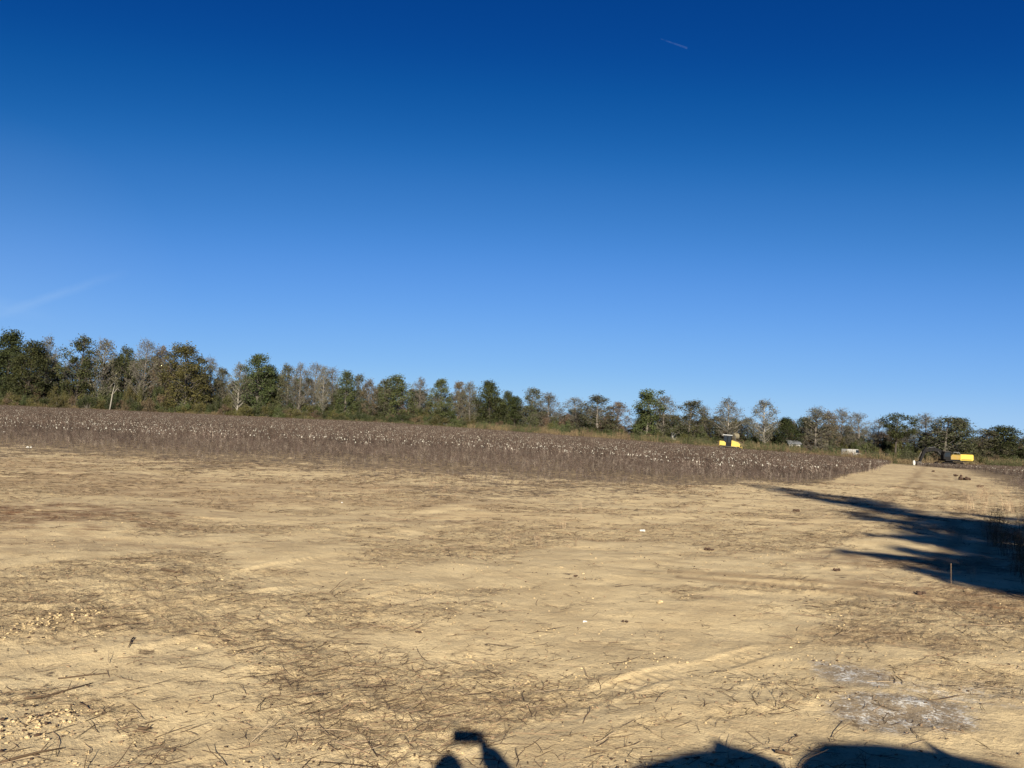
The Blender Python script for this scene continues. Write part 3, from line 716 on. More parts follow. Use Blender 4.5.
# ------------------------------------------------------------------ rough brush strip between field and trees (stuff)
M['brush_a'] = flat('dry_brush', (.105, .075, .040), .5); M['brush_b'] = flat('green_brush', (.040, .040, .016), .45); M['brush_c'] = flat('red_brush', (.070, .044, .028), .4)
def make_brush():
    rr = random.Random(3); mb = MB(); n = 0
    while n < 4300:
        q = rr.uniform(-60, 1090); d1 = D_line(q) - 2; s = (q - 512) / F
        far = float(field_far(np.array([s * 100]), np.array([100.]))[0])
        if q > 890: far = 168
        if q < 470 and rr.random() < .75: far = d1 - 7
        Dd = far + (d1 - far) * rr.random() ** 1.2
        if Dd < far or d1 - far < 2: n += 1; continue
        p = gd(q, Dd); n += 1
        if 895 < q < 985 and Dd < 176: continue
        patch = float(fbm(np.array([p.x * .06]), np.array([p.y * .1]), 3, 70)[0]); mi = 1 if patch > .58 else 0
        if rr.random() < .12: mi = 2
        hh = rr.uniform(.5, 1.5) * (1.0 + .9 * (patch > .5)) * (1 if q > 470 else .6)
        for k in range(11):
            a = rr.uniform(0, 6.28); r = rr.uniform(0, 1.1); bx_, by_ = p.x + math.cos(a) * r, p.y + math.sin(a) * r; h = hh * rr.uniform(.5, 1); lx, ly = rr.gauss(0, .25), rr.gauss(0, .25)
            mb.tube([(bx_, by_, p.z - .1), (bx_ + lx * .4, by_ + ly * .4, p.z + h * .6), (bx_ + lx, by_ + ly, p.z + h)], [.03, .022, .008], 3, mi, cap=False)
            for w in range(9):
                t = rr.uniform(.1, 1.0); qleaf(mb, (bx_ + lx * t + rr.gauss(0, .16), by_ + ly * t + rr.gauss(0, .16), p.z + h * t), rr.uniform(.12, .26), rr, mi)
    tag(mb.build('rough_brush', [M['brush_a'], M['brush_b'], M['brush_c']], fixn=False), 'strip of rough tan and green brush between the cotton and the trees', 'brush', None, 'stuff')
make_brush()

# ------------------------------------------------------------------ machines
M['yellow'] = paint('machine_yellow', (.38, .27, .035), .42, 0, .3); M['black'] = paint('machine_black', (.007, .007, .008), .6, 0, .06)
M['steel'] = paint('worn_steel', (.05, .045, .04), .6, .3, .5); M['roofw'] = paint('cab_roof_white', (.30, .30, .29), .5, 0, .2); M['mglass'] = glass('cab_glass'); M['grey'] = paint('dark_grey_paint', (.03, .03, .032), .55, 0, .2)
M['rubber'] = paint('tyre_rubber', (.02, .02, .02), .85, 0, .5)

def crawler(parent, length, width, height, y, mk='steel'):
    """one crawler track along X, its belt, shoes, rollers and sprocket"""
    r = height / 2; h = length / 2 - r; o = MB()
    n = 12; outer = []; 
    for i in range(n + 1): a = -PI / 2 + PI * i / n; outer.append((h + math.cos(a) * r, r + math.sin(a) * r))
    for i in range(n + 1): a = PI / 2 + PI * i / n; outer.append((-h + math.cos(a) * r, r + math.sin(a) * r))
    k = len(outer); cx = [(x * (1 - .1 / max(.3, abs(x))) if abs(x) > .3 else x, r + (z - r) * .8) for x, z in outer]
    vs = []; 
    for yy in (y - width / 2, y + width / 2):
        vs += [(x, yy, z) for x, z in outer] + [(x, yy, z) for x, z in cx]
    fs = []
    for i in range(k):
        j = (i + 1) % k
        fs += [(i, j, 2 * k + j, 2 * k + i), (k + i, 3 * k + i, 3 * k + j, k + j), (i, k + i, k + j, j), (2 * k + i, 2 * k + j, 3 * k + j, 3 * k + i)]
    o.add(vs, fs)
    per = 0; step = .22; 
    for i in range(k):
        a = Vector(outer[i]); b = Vector(outer[(i + 1) % k]); L = (b - a).length; d = (b - a) / max(L, 1e-6)
        while per < L:
            p = a + d * per; an = math.atan2(d.y, d.x); o.box((p.x + d.y * .02, y, p.y - d.x * .02), (.03, width * .98, .06), 0, ry=-an); per += step
        per -= L
    t = o.build('track', M[mk], parent)
    w = MB()
    for i in range(6): x = -h + 2 * h * i / 5; rad = .16 if 0 < i < 5 else r * .7; cyl(w, (x, y - width * .3, r * (.55 if 0 < i < 5 else 1)), (x, y + width * .3, r * (.55 if 0 < i < 5 else 1)), rad, 14)
    w.box((0, y, r), (length * .62, width * .5, height * .35)); w.build('rollers', M['black'], t)
    return t

def make_dozer():
    p = gd(729, 145); root = empty('bulldozer', p + Vector((0, 0, -.02)), R(-18)); root.rotation_euler[1] = R(3); root.scale = (1.1,) * 3
    tag(root, 'small yellow bulldozer with black cab working behind the cotton', 'bulldozer')
    for s in (-1, 1): crawler(root, 3.0, .55, .95, s * .85)
    b = MB(); b.box((-.1, 0, .8), (2.7, 1.15, .7)); b.box((-1.2, 0, 1.35), (.8, 1.7, .75)); b.prism([(-1.6, 1.0), (-.5, 1.0), (-.5, 1.45), (-.9, 1.75), (-1.6, 1.75)], -1.15, -.6); b.prism([(-1.6, 1.0), (-.5, 1.0), (-.5, 1.45), (-.9, 1.75), (-1.6, 1.75)], .6, 1.15)
    b.build('body', M['yellow'], root, .04)
    b = MB(); b.prism([(.25, .95), (1.75, .95), (1.8, 1.4), (1.45, 1.72), (.25, 2.0)], -.5, .5); hood = b.build('hood', M['yellow'], root, .05)
    b = MB(); b.box((1.79, 0, 1.15), (.06, .8, .34)); b.build('grille', M['black'], hood)
    b = MB()
    for x in (-.95, .3):
        for y in (-.62, .62): b.box((x, y, 2.15), (.1, .1, 1.25))
    b.box((-.32, 0, 1.52), (1.35, 1.34, .2)); b.box((-.32, -.62, 2.1), (.08, .1, 1.2)); b.box((-.32, .62, 2.1), (.08, .1, 1.2)); cab = b.build('cab', M['black'], root, .02)
    b = MB()
    for x in (-.65, -.01):
        for y in (-.6, .6): b.box((x, y, 2.15), (.5, .03, .98))
    b.box((.3, 0, 2.15), (.03, 1.1, 1.0)); b.box((-.95, 0, 2.15), (.03, 1.1, 1.0)); b.build('window', M['mglass'], cab)
    b = MB(); b.prism([(-.55, .96), (.35, .96), (.35, 1.62), (-.55, 1.62)], -1.165, 1.165); b.build('side_panel', M['black'], root, .02)  # plain black panel across the body, added to make its middle black
    b = MB(); b.box((-.35, 0, 2.82), (1.65, 1.5, .12), taper=(.92, .92)); b.build('cab_roof', M['roofw'], root, .03)
    b = MB(); cyl(b, (.9, .2, 1.8), (.9, .2, 2.75), .06, 10); b.tube([(.9, .2, 2.7), (.84, .2, 2.85)], [.06, .05], 8); b.build('exhaust_pipe', M['grey'], root)
    b = MB(); prof = [(2.25 + .16 * math.cos(a * PI) , .1 + .95 * a) for a in [i / 8 for i in range(9)]]; prof2 = [(x - .06, z) for x, z in prof[::-1]]; prof = [(x, z) for x, z in prof]
    for i in range(8): b.prism([prof[i], prof[i + 1], (prof[i + 1][0] - .06, prof[i + 1][1]), (prof[i][0] - .06, prof[i][1])], -1.45, 1.45)
    b.build('blade', M['yellow'], root)
    b = MB()
    for s in (-1, 1): b.box((1.35, s * .62, .55), (1.7, .14, .2)); b.tube([(1.2, s * .4, 1.2), (2.15, s * .5, .7)], .05, 8)
    b.build('push_arm', M['yellow'], root)
    return root
make_dozer()
# mound of soil pushed up ahead of the blade
g = gd(742, 144); mb = MB(); mb.blob((0, 0, .1), (1.0, .9, .55), 5, 0, 3, .12); o = mb.build('soil_mound', M['clod_sand'], smooth=True); o.location = g; tag(o, 'low pale heap of soil ahead of the bulldozer blade', 'soil heap')

def make_excavator():
    # machine along local +X; the arm reaches to -X
    p = gp(949, 467) if gp(949, 467) and gp(949, 467).y < 175 else gd(949, 155)
    Dx = p.y; print('excavator at', p, Dx)
    k = Dx / F
    root = empty('excavator', p, R(4)); tag(root, 'large yellow excavator with dark arm digging at the end of the dirt track', 'excavator')
    for s in (-1, 1): crawler(root, 4.6, .7, 1.0, s * 1.25, 'black')
    b = MB(); b.box((0, 0, .75), (2.0, 1.9, .45)); cyl(b, (0, 0, .9), (0, 0, 1.2), .75, 24); b.build('undercarriage', M['black'], root)
    b = MB(); b.box((.9, 0, 1.4), (4.9, 2.5, .35)); b.build('platform', M['black'], root, .03)
    b = MB(); b.prism([(-.4, 1.58), (1.6, 1.58), (1.6, 2.55), (-.1, 2.6), (-.4, 2.2)], -1.25, -.35); b.box((.65, .65, 2.0), (2.0, 1.2, .85)); b.build('side_housing', M['grey' if False else 'yellow2'], root, .05)
    b = MB(); b.prism([(1.62, 1.4), (4.35, 1.4), (4.5, 1.7), (4.5, 2.55), (4.3, 2.72), (1.62, 2.72)], -1.3, 1.3); cw = b.build('counterweight', M['yellow'], root, .08)
    b = MB(); b.box((2.9, -1.305, 1.62), (2.2, .02, .1)); b.build('dark_stripe', M['black'], cw)
    b = MB(); b.prism([(-2.0, 1.58), (-.45, 1.58), (-.45, 3.15), (-1.7, 3.15), (-2.0, 2.5)], -1.28, -.25); cab = b.build('cab', M['black'], root, .05)
    b = MB(); b.prism([(-1.82, 2.15), (-.6, 2.15), (-.6, 3.0), (-1.62, 3.0), (-1.82, 2.5)], -1.30, -1.282); b.prism([(-1.82, 2.15), (-.6, 2.15), (-.6, 3.0), (-1.62, 3.0)], -.248, -.23); b.build('window', M['mglass'], cab)
    b = MB(); b.box((-1.1, -.77, 3.2), (1.3, 1.05, .07)); b.build('cab_roof', M['grey'], cab, .02)
    b = MB(); b.tube([(.2, -1.2, 2.6), (.2, -1.2, 3.1), (1.4, -1.2, 3.1), (1.6, -1.2, 2.75)], .03, 6); b.build('handrail', M['roofw'], root)
    b = MB(); cyl(b, (2.2, .5, 2.7), (2.2, .5, 3.1), .08, 10); b.build('exhaust_pipe', M['grey'], root)
    b = MB()
    # boom from the pivot up and over, bent
    def beam(mb, pts, w, hs):
        for i in range(len(pts) - 1):
            a = Vector((pts[i][0], 0, pts[i][1])); c = Vector((pts[i + 1][0], 0, pts[i + 1][1])); d = (c - a).normalized(); n = Vector((-d.z, 0, d.x)); h0, h1 = hs[i], hs[i + 1]
            poly = [(a.x + n.x * h0, a.z + n.z * h0), (c.x + n.x * h1, c.z + n.z * h1), (c.x - n.x * h1, c.z - n.z * h1), (a.x - n.x * h0, a.z - n.z * h0)]; mb.prism(poly, .12 - w / 2 + .002 * i, .12 + w / 2 - .002 * i)
    beam(b, [(-.3, 1.75), (-2.2, 3.35), (-3.3, 3.6), (-5.3, 3.15)], .5, [.25, .38, .38, .2]); boom = b.build('boom', M['black'], root, .02)
    b = MB(); b.tube([(-1.0, .12 - .35, 1.5), (-2.6, .12 - .35, 3.2)], [.09, .06], 10); b.tube([(-1.0, .12 + .35, 1.5), (-2.6, .12 + .35, 3.2)], [.09, .06], 10); b.tube([(-2.9, .12, 4.05), (-4.9, .12, 3.75)], [.09, .06], 10); b.build('hydraulic_ram', M['grey'], boom)
    b = MB(); beam(b, [(-4.85, 3.9), (-5.3, 3.1), (-6.35, .75)], .42, [.16, .32, .16]); stick = b.build('stick', M['black'], root, .02)
    b = MB(); b.tube([(-5.9, .12, 3.0), (-6.75, .12, 1.3)], [.08, .05], 8); b.build('hydraulic_ram', M['steel'], stick)
    b = MB(); prof = [(-6.2, .9), (-6.9, 1.0), (-7.3, .5), (-7.1, -.05), (-6.6, -.3), (-5.9, -.2), (-6.1, .2)]; b.prism(prof, -.5, .74); bk = b.build('bucket', M['steel'], root, .03)
    b = MB()
    for i in range(5): b.box((-5.82, -.4 + i * .26, -.16), (.22, .09, .07))
    b.build('tooth', M['roofw'], bk)
    return root
M['yellow2'] = paint('machine_yellow_worn', (.20, .125, .012), .5, 0, .55)
make_excavator()
g = gd(914, 157); mb = MB(); mb.blob((0, 0, .45), (.28, .25, .6), 2, 0, 2, .08); o = mb.build('white_sack', [paint('white_sack_cloth', (.36, .35, .32), .8, 0, .2)], smooth=True); o.location = g; tag(o, 'small white upright sack on the sand beside the excavator bucket', 'sack')

# ------------------------------------------------------------------ half-hidden buildings and shapes in the trees
M['wallw'] = paint('white_siding', (.24, .23, .215), .7, 0, .25); M['roofg'] = paint('grey_roof', (.085, .09, .10), .7, 0, .3)
def house(px, Dd, L, W, h, rh, rz, label, lift=0):
    g = gd(px, Dd); root = empty('house', g + Vector((0, 0, lift)), rz); tag(root, label, 'house')
    b = MB(); b.box((0, 0, h / 2 - 1), (L, W, h + 2)); b.prism([(-W / 2, h), (W / 2, h), (0, h + rh * .97)], -L / 2 + .01, L / 2 - .01, 0, 'X'); b.build('wall', M['wallw'], root)
    b = MB(); e = .35
    for s in (-1, 1):
        y0, z0, y1, z1 = s * (W / 2 + e), h - e * rh / (W / 2), 0, h + rh; b.prism([(y0, z0), (y1, z1), (y1, z1 + .15), (y0, z0 + .15)], -L / 2 - .3, L / 2 + .3, 0, 'X')
    b.build('roof', M['roofg'], root)
    for x in (-L * .32, L * .32):
        b = MB(); b.box((x, -W / 2 - .02, h * .6), (.6, .08, .8)); w = b.build('window', M['mglass'], root)
        f = MB(); f.box((x, -W / 2 - .03, h * .6 - .45), (.75, .12, .08)); f.build('sill', M['wallw'], w)
    b = MB(); b.box((0, -W / 2 - .02, 1.0), (.85, .09, 2.0)); b.build('door', M['grey'], root)
house(676, 224, 4.2, 4, 2.2, 1.4, R(12), 'small grey-roofed house half hidden under the olive grey round tree', .9)
house(793, 207, 3.0, 3, 2.3, .7, R(-5), 'low white building showing through the brush left of the spreading tree', .6)
def van(px, Dd, rz, label, lift):
    g = gd(px, Dd); root = empty('parked_van', g + Vector((0, 0, lift)), rz); tag(root, label, 'van')
    b = MB(); b.prism([(-2.7, .45), (2.6, .45), (2.7, 1.1), (1.9, 1.35), (1.2, 2.3), (-2.7, 2.35)], -.95, .95); b.build('body', M['wallw'], root, .06)
    b = MB(); b.prism([(1.85, 1.4), (1.2, 2.15), (.3, 2.15), (.3, 1.4)], -.97, -.955); b.prism([(1.85, 1.4), (1.2, 2.15), (.3, 2.15), (.3, 1.4)], .955, .97); b.build('window', M['mglass'], root)
    for x in (-1.8, 1.7):
        for y in (-.85, .85):
            b = MB(); cyl(b, (x, y - .12, .36), (x, y + .12, .36), .36, 18); b.build('wheel', M['rubber'], root)
van(852, 199, R(25), 'white van shape parked among the trees below the bare fan-shaped tree', 0.35)
g = gd(735, 168); mb = MB(); n = 20
mb.tube([(-.6, 0, .75), (-.56, 0, .75), (.56, 0, .75), (.6, 0, .75)], [.56, .64, .64, .56], 22); o = mb.build('round_bale', [M['twig_pale'] if False else flat('bale_straw', (.12, .10, .065), .2, .9, 25)]); o.location = g + Vector((0, -.4, 2.45)); o.rotation_euler = (0, 0, R(20)); o['x'] = 1; tag(o, 'pale round bale in the brush just right above the bulldozer', 'bale')
del o['x']
mb = MB(); mb.blob((0, 0, .1), (2.4, 1.8, 2.3), 3, 0, 3, .12); o2 = mb.build('soil_mound', flat('grassy_soil', (.07, .055, .028), .5, .95, 2), smooth=True); o2.location = g; tag(o2, 'low bank of earth under the pale round bale', 'soil heap')

# ------------------------------------------------------------------ small things on the sand
def clod(px, py, s, label, mat='clod', seed=1):
    g = gp(px, py); mb = MB(); rr = random.Random(seed); s *= .5 if g.y < 40 else .36
    for i in range(4): mb.blob((rr.gauss(0, s * .5), rr.gauss(0, s * .4), s * .25 * rr.random() + s * .2), (s * rr.uniform(.35, .6), s * rr.uniform(.3, .5), s * rr.uniform(.25, .45)), seed * 7 + i, 0, 2, .2)
    o = mb.build('soil_clod' if mat.startswith('clod') else 'cotton_tuft', M[mat]); o.location = (g.x, g.y, gz(g.x, g.y))
    return tag(o, label, 'clod' if mat.startswith('clod') else 'cotton tuft')
clod(933, 472, .7, 'dark clod farthest up the right edge of the dirt track', seed=1)
clod(957, 477, .7, 'second dark clod down the right edge of the dirt track', seed=2)
clod(964, 480, .95, 'largest dark clod on the right edge of the dirt track', seed=3)
clod(979, 487, .5, 'dark clod nearest the viewer on the right edge of the dirt track', seed=4)
clod(921, 595, .11, 'small dark reddish clod on sand below the long tree shadow', seed=5)
clod(797, 512, .16, 'dark clod just below the left tip of the long tree shadow', seed=6)
clod(710, 549, .14, 'dark lump on the sand right of the white cotton tuft', seed=7)
clod(626, 621, .06, 'small dark pebble-like lump right of the pale crumbs in the middle', seed=8)
clod(420, 631, .05, 'small dark lump on the sand left of centre', seed=9)
clod(576, 577, .07, 'dark speck of soil on the sand above the pale crumbs', seed=10)
clod(837, 571, .10, 'dark clod beneath the left end of the shadow stripes', seed=11)
clod(542, 695, .035, 'tiny dark clod right above the photographer shadow', seed=12)
clod(642, 531, .12, 'bright white tuft of cotton lying alone on the sand', 'tuft', 13)
clod(659, 604, .08, 'pale cream lump on the sand right of centre', 'clod_sand', 14)
clod(584, 620, .05, 'little white cotton tuft beside pale crumbs in the middle', 'tuft', 15)
clod(342, 502, .06, 'white cotton tuft near the dry stalks left of centre', 'tuft', 16)
clod(29, 448, .2, 'large white cotton tuft at the left part of the field edge', 'tuft', 17)
clod(2, 433, .6, 'white cotton heap cut by the left border of the photo', 'tuft', 18)
clod(146, 723, .03, 'small dark clod at lower left between fine twigs', seed=19)
def stick(px, py, L, ang, r, label, up=0):
    g = gp(px, py); mb = MB(); rr = random.Random(px); z = gz(g.x, g.y)
    pts = [(math.cos(ang) * L * t + rr.gauss(0, L * .03), math.sin(ang) * L * t + rr.gauss(0, L * .03), r + .004 + up * t + gz(g.x + math.cos(ang) * L * t, g.y + math.sin(ang) * L * t) - z) for t in (0, .3, .65, 1)]
    mb.tube(pts, [r, r, r * .8, r * .4], 6); q = pts[2]; mb.tube([q, (q[0] + math.cos(ang + .8) * L * .25, q[1] + math.sin(ang + .8) * L * .25, q[2] + .02)], [r * .6, r * .3], 5)
    o = mb.build('stick', M['twig_dark'], smooth=True); o.location = (g.x, g.y, z); tag(o, label, 'stick')
stick(160, 573, .32, -.2, .013, 'short thick dark stick lying on smooth sand at left')
stick(135, 640, .30, -1.3, .006, 'bent dark twig crossing the track ridge at left')
stick(25, 700, .42, 1.1, .006, 'dark twig pointing up the slope near the left border')
stick(0, 757, .30, .8, .007, 'dark twig in the lower left corner')
stick(60, 676, .28, .5, .005, 'thin twig below the left windrow of crumbs')
stick(80, 700, .15, -.7, .005, 'short twig right of the lower left clods')
stick(138, 722, .07, .3, .010, 'stubby dark stick lying at lower left')
stick(776, 749, .09, -.5, .011, 'stubby dark stick just above the truck shadow')
# the thin marker stake
g = gp(951, 585); mb = MB(); mb.box((0, 0, .10), (.006, .006, .30)); mb.box((0, 0, .26), (.008, .008, .02)); o = mb.build('marker_stake', M['twig_tan']); o.location = (g.x, g.y, gz(g.x, g.y)); tag(o, 'thin wooden marker stake standing at the lower edge of the tree shadow', 'stake')

# dry weeds at the right border, in and above the tree shadow
def weed_mesh(seed, n, H, mats):
    rr = random.Random(seed); mb = MB()
    for i in range(n):
        a = rr.uniform(0, 6.28); r = rr.uniform(0, .35); x, y = math.cos(a) * r, math.sin(a) * r; h = H * rr.uniform(.5, 1); lx, ly = rr.gauss(0, .14) * h, rr.gauss(0, .14) * h; mi = rr.choice((0, 0, 1))
        mb.tube([(x, y, -.05), (x + lx * .4, y + ly * .4, h * .55), (x + lx, y + ly, h)], [.006, .004, .002], 3, mi, cap=False)
        for k in range(5):
            t = rr.uniform(.3, 1); b = Vector((x + lx * t, y + ly * t, h * t)); e = b + Vector((rr.gauss(0, .12), rr.gauss(0, .12), rr.uniform(.02, .16))); mb.tube([b, e], [.003, .0015], 3, mi, cap=False); qleaf(mb, e, rr.uniform(.02, .06), rr, mi)
    return mb.mesh('dry_weed', mats, fixn=False)
wm = [weed_mesh(i, 16, 1.0, [M['twig_dark'], M['brush_b']]) for i in range(3)]; wd = [weed_mesh(9 + i, 9, .8, [M['twig_tan'], M['twig_pale']]) for i in range(3)]
wr = random.Random(12)
def weed(px, py, s, meshes, label, group=None):
    g = gp(px, py); o = bpy.data.objects.new('dry_weed', meshes[wr.randrange(3)]); col.objects.link(o); o.location = (g.x, g.y, gz(g.x, g.y)); o.rotation_euler[2] = wr.uniform(0, 6); o.scale = (s,) * 3; tag(o, label, 'weed', group)
for q in range(64):
    px_ = wr.uniform(988, 1060); py_ = wr.uniform(520, 585) if px_ > 1004 else wr.uniform(520, 548); weed(px_, py_, wr.uniform(.2, .48), wm, 'dark weed standing in the tree shadow at the right border', 'dark weeds in the shade at right')
for q in range(34):
    px_ = wr.uniform(955, 1040); py_ = wr.uniform(492, 522); weed(px_, py_, wr.uniform(.3, .65), wd, 'thin dry weed above the tree shadow at the right border', 'dry weeds at right above the shade')
for q in range(30):
    a = wr.choice(((500, 500, 620, 545), (300, 470, 470, 505), (620, 495, 700, 520), (940, 540, 1000, 585))); weed(wr.uniform(a[0], a[2]), wr.uniform(a[1], a[3]), wr.uniform(.15, .35), wd, 'short dry stubble plant on the open sand' if a[0] < 900 else 'short dry stubble plant near the marker stake', 'stubble plants on the open sand' if a[0] < 900 else 'stubble plants near the stake')

# ------------------------------------------------------------------ the trees out of frame whose long shadow crosses the track
K = 1 / math.tan(ELEV); sx_ = -math.sin(AZ) * K; sy_ = -math.cos(AZ) * K
print('sun elev', math.degrees(ELEV), 'az', math.degrees(AZ), 'shadow per m', sx_, sy_)
def shade_tree(name, base, spans, seed, label, leafm='leaf_green'):
    """crown clumps given as (shadow X, shadow Y, radius) on the ground, lifted back along the sun to the tree standing at base"""
    rr = random.Random(seed); tb = MB(); cb = MB(); bx_, by_ = base; H = 0; cl = []
    for (gx, gy, r, dy) in spans:
        yy = by_ + dy; h = (gy - yy) / sy_; c = Vector((gx - sx_ * h - bx_, dy, h)); cl.append((c, r)); H = max(H, h)
    mx = sum(c.x for c, r in cl) / len(cl)
    ax = lambda z: Vector((mx * (z / H) ** 1.5, 0, z))
    tb.tube([ax(H * .96 * i / 10) - Vector((0, 0, .2 * (i == 0))) for i in range(11)], [.24 * (1 - .085 * i) for i in range(11)], 9)
    for c, r in cl:
        b = ax(max(1, c.z - (c - ax(c.z)).length * .7)); tb.tube([b, b.lerp(c, .5) + Vector((0, 0, .1)), c], [.09, .06, .02], 6, cap=False)
        for k in range(int(420 * r * r)):
            d = Vector((rr.gauss(0, 1), rr.gauss(0, 1), rr.gauss(0, 1))).normalized() * r * rr.random() ** .4; d = Vector((d.x * 1.7, d.y * .8, d.z * .36)); qleaf(cb, c + d, .17 * rr.uniform(.6, 1.3), rr)
        for k in range(10): d = Vector((rr.gauss(0, 1), rr.gauss(0, 1), rr.gauss(.2, .5))).normalized() * r * 1.3; cb.tube([c, c + d], [.015, .006], 3, 1, cap=False)
    root = empty(name, (bx_, by_, -.05)); tb.build('trunk', M['bark_dark'], root, smooth=True, fixn=False); cb.build('crown', [M[leafm], M['twig_grey']], root, fixn=False)
    tag(root, label, 'tree')
rs = random.Random(21); A_ = []; B_ = []
def G(px, py): p = gp(px, py); return p.x, p.y
STR = [([(762, 487), (850, 499), (930, 517), (1010, 526), (1080, 530)], .42, .75, 38, 0), ([(790, 496), (870, 508), (950, 527), (1060, 540)], .34, .7, 30, 0),
       ([(846, 513), (900, 525), (960, 541), (1060, 556)], .26, .6, 26, 0), ([(890, 534), (980, 550), (1080, 564)], .25, .7, 24, 0), ([(890, 545), (980, 561), (1080, 578)], .2, .5, 20, 1), ([(850, 531), (930, 541), (1000, 556)], .12, .28, 14, 0),
       ([(835, 549), (900, 556), (990, 574), (1080, 592)], .16, .5, 24, 1), ([(905, 565), (970, 580), (1080, 603)], .14, .45, 18, 1), ([(930, 551), (1000, 560), (1080, 572)], .16, .36, 14, 1),
       ([(955, 513), (1030, 518), (1090, 520)], .3, .65, 14, 1), ([(995, 536), (1100, 547)], .5, .8, 12, 1), ([(1000, 566), (1100, 580)], .45, .7, 10, 1)]
for pts_, r0, r1, n, wh in STR:
    for i in range(n):
        t = (i + rs.random()) / n * (len(pts_) - 1); k_ = min(int(t), len(pts_) - 2); f_ = t - k_; a, b = pts_[k_], pts_[k_ + 1]
        x, y = G(a[0] + (b[0] - a[0]) * f_, a[1] + (b[1] - a[1]) * f_ + rs.gauss(0, .8)); tt = t / (len(pts_) - 1)
        (A_, B_)[wh].append((x + rs.gauss(0, .12), y, (r0 + (r1 - r0) * tt) * rs.uniform(.7, 1.2), rs.uniform(-1.0, 1.0)))
shade_tree('roadside_tree', (13.0, -8.0), A_, 5, 'slender tree behind the viewer casting the long shadow toward the left')
shade_tree('roadside_tree', (14.5, -9.0), B_, 6, 'broader tree behind the viewer shading the right border')

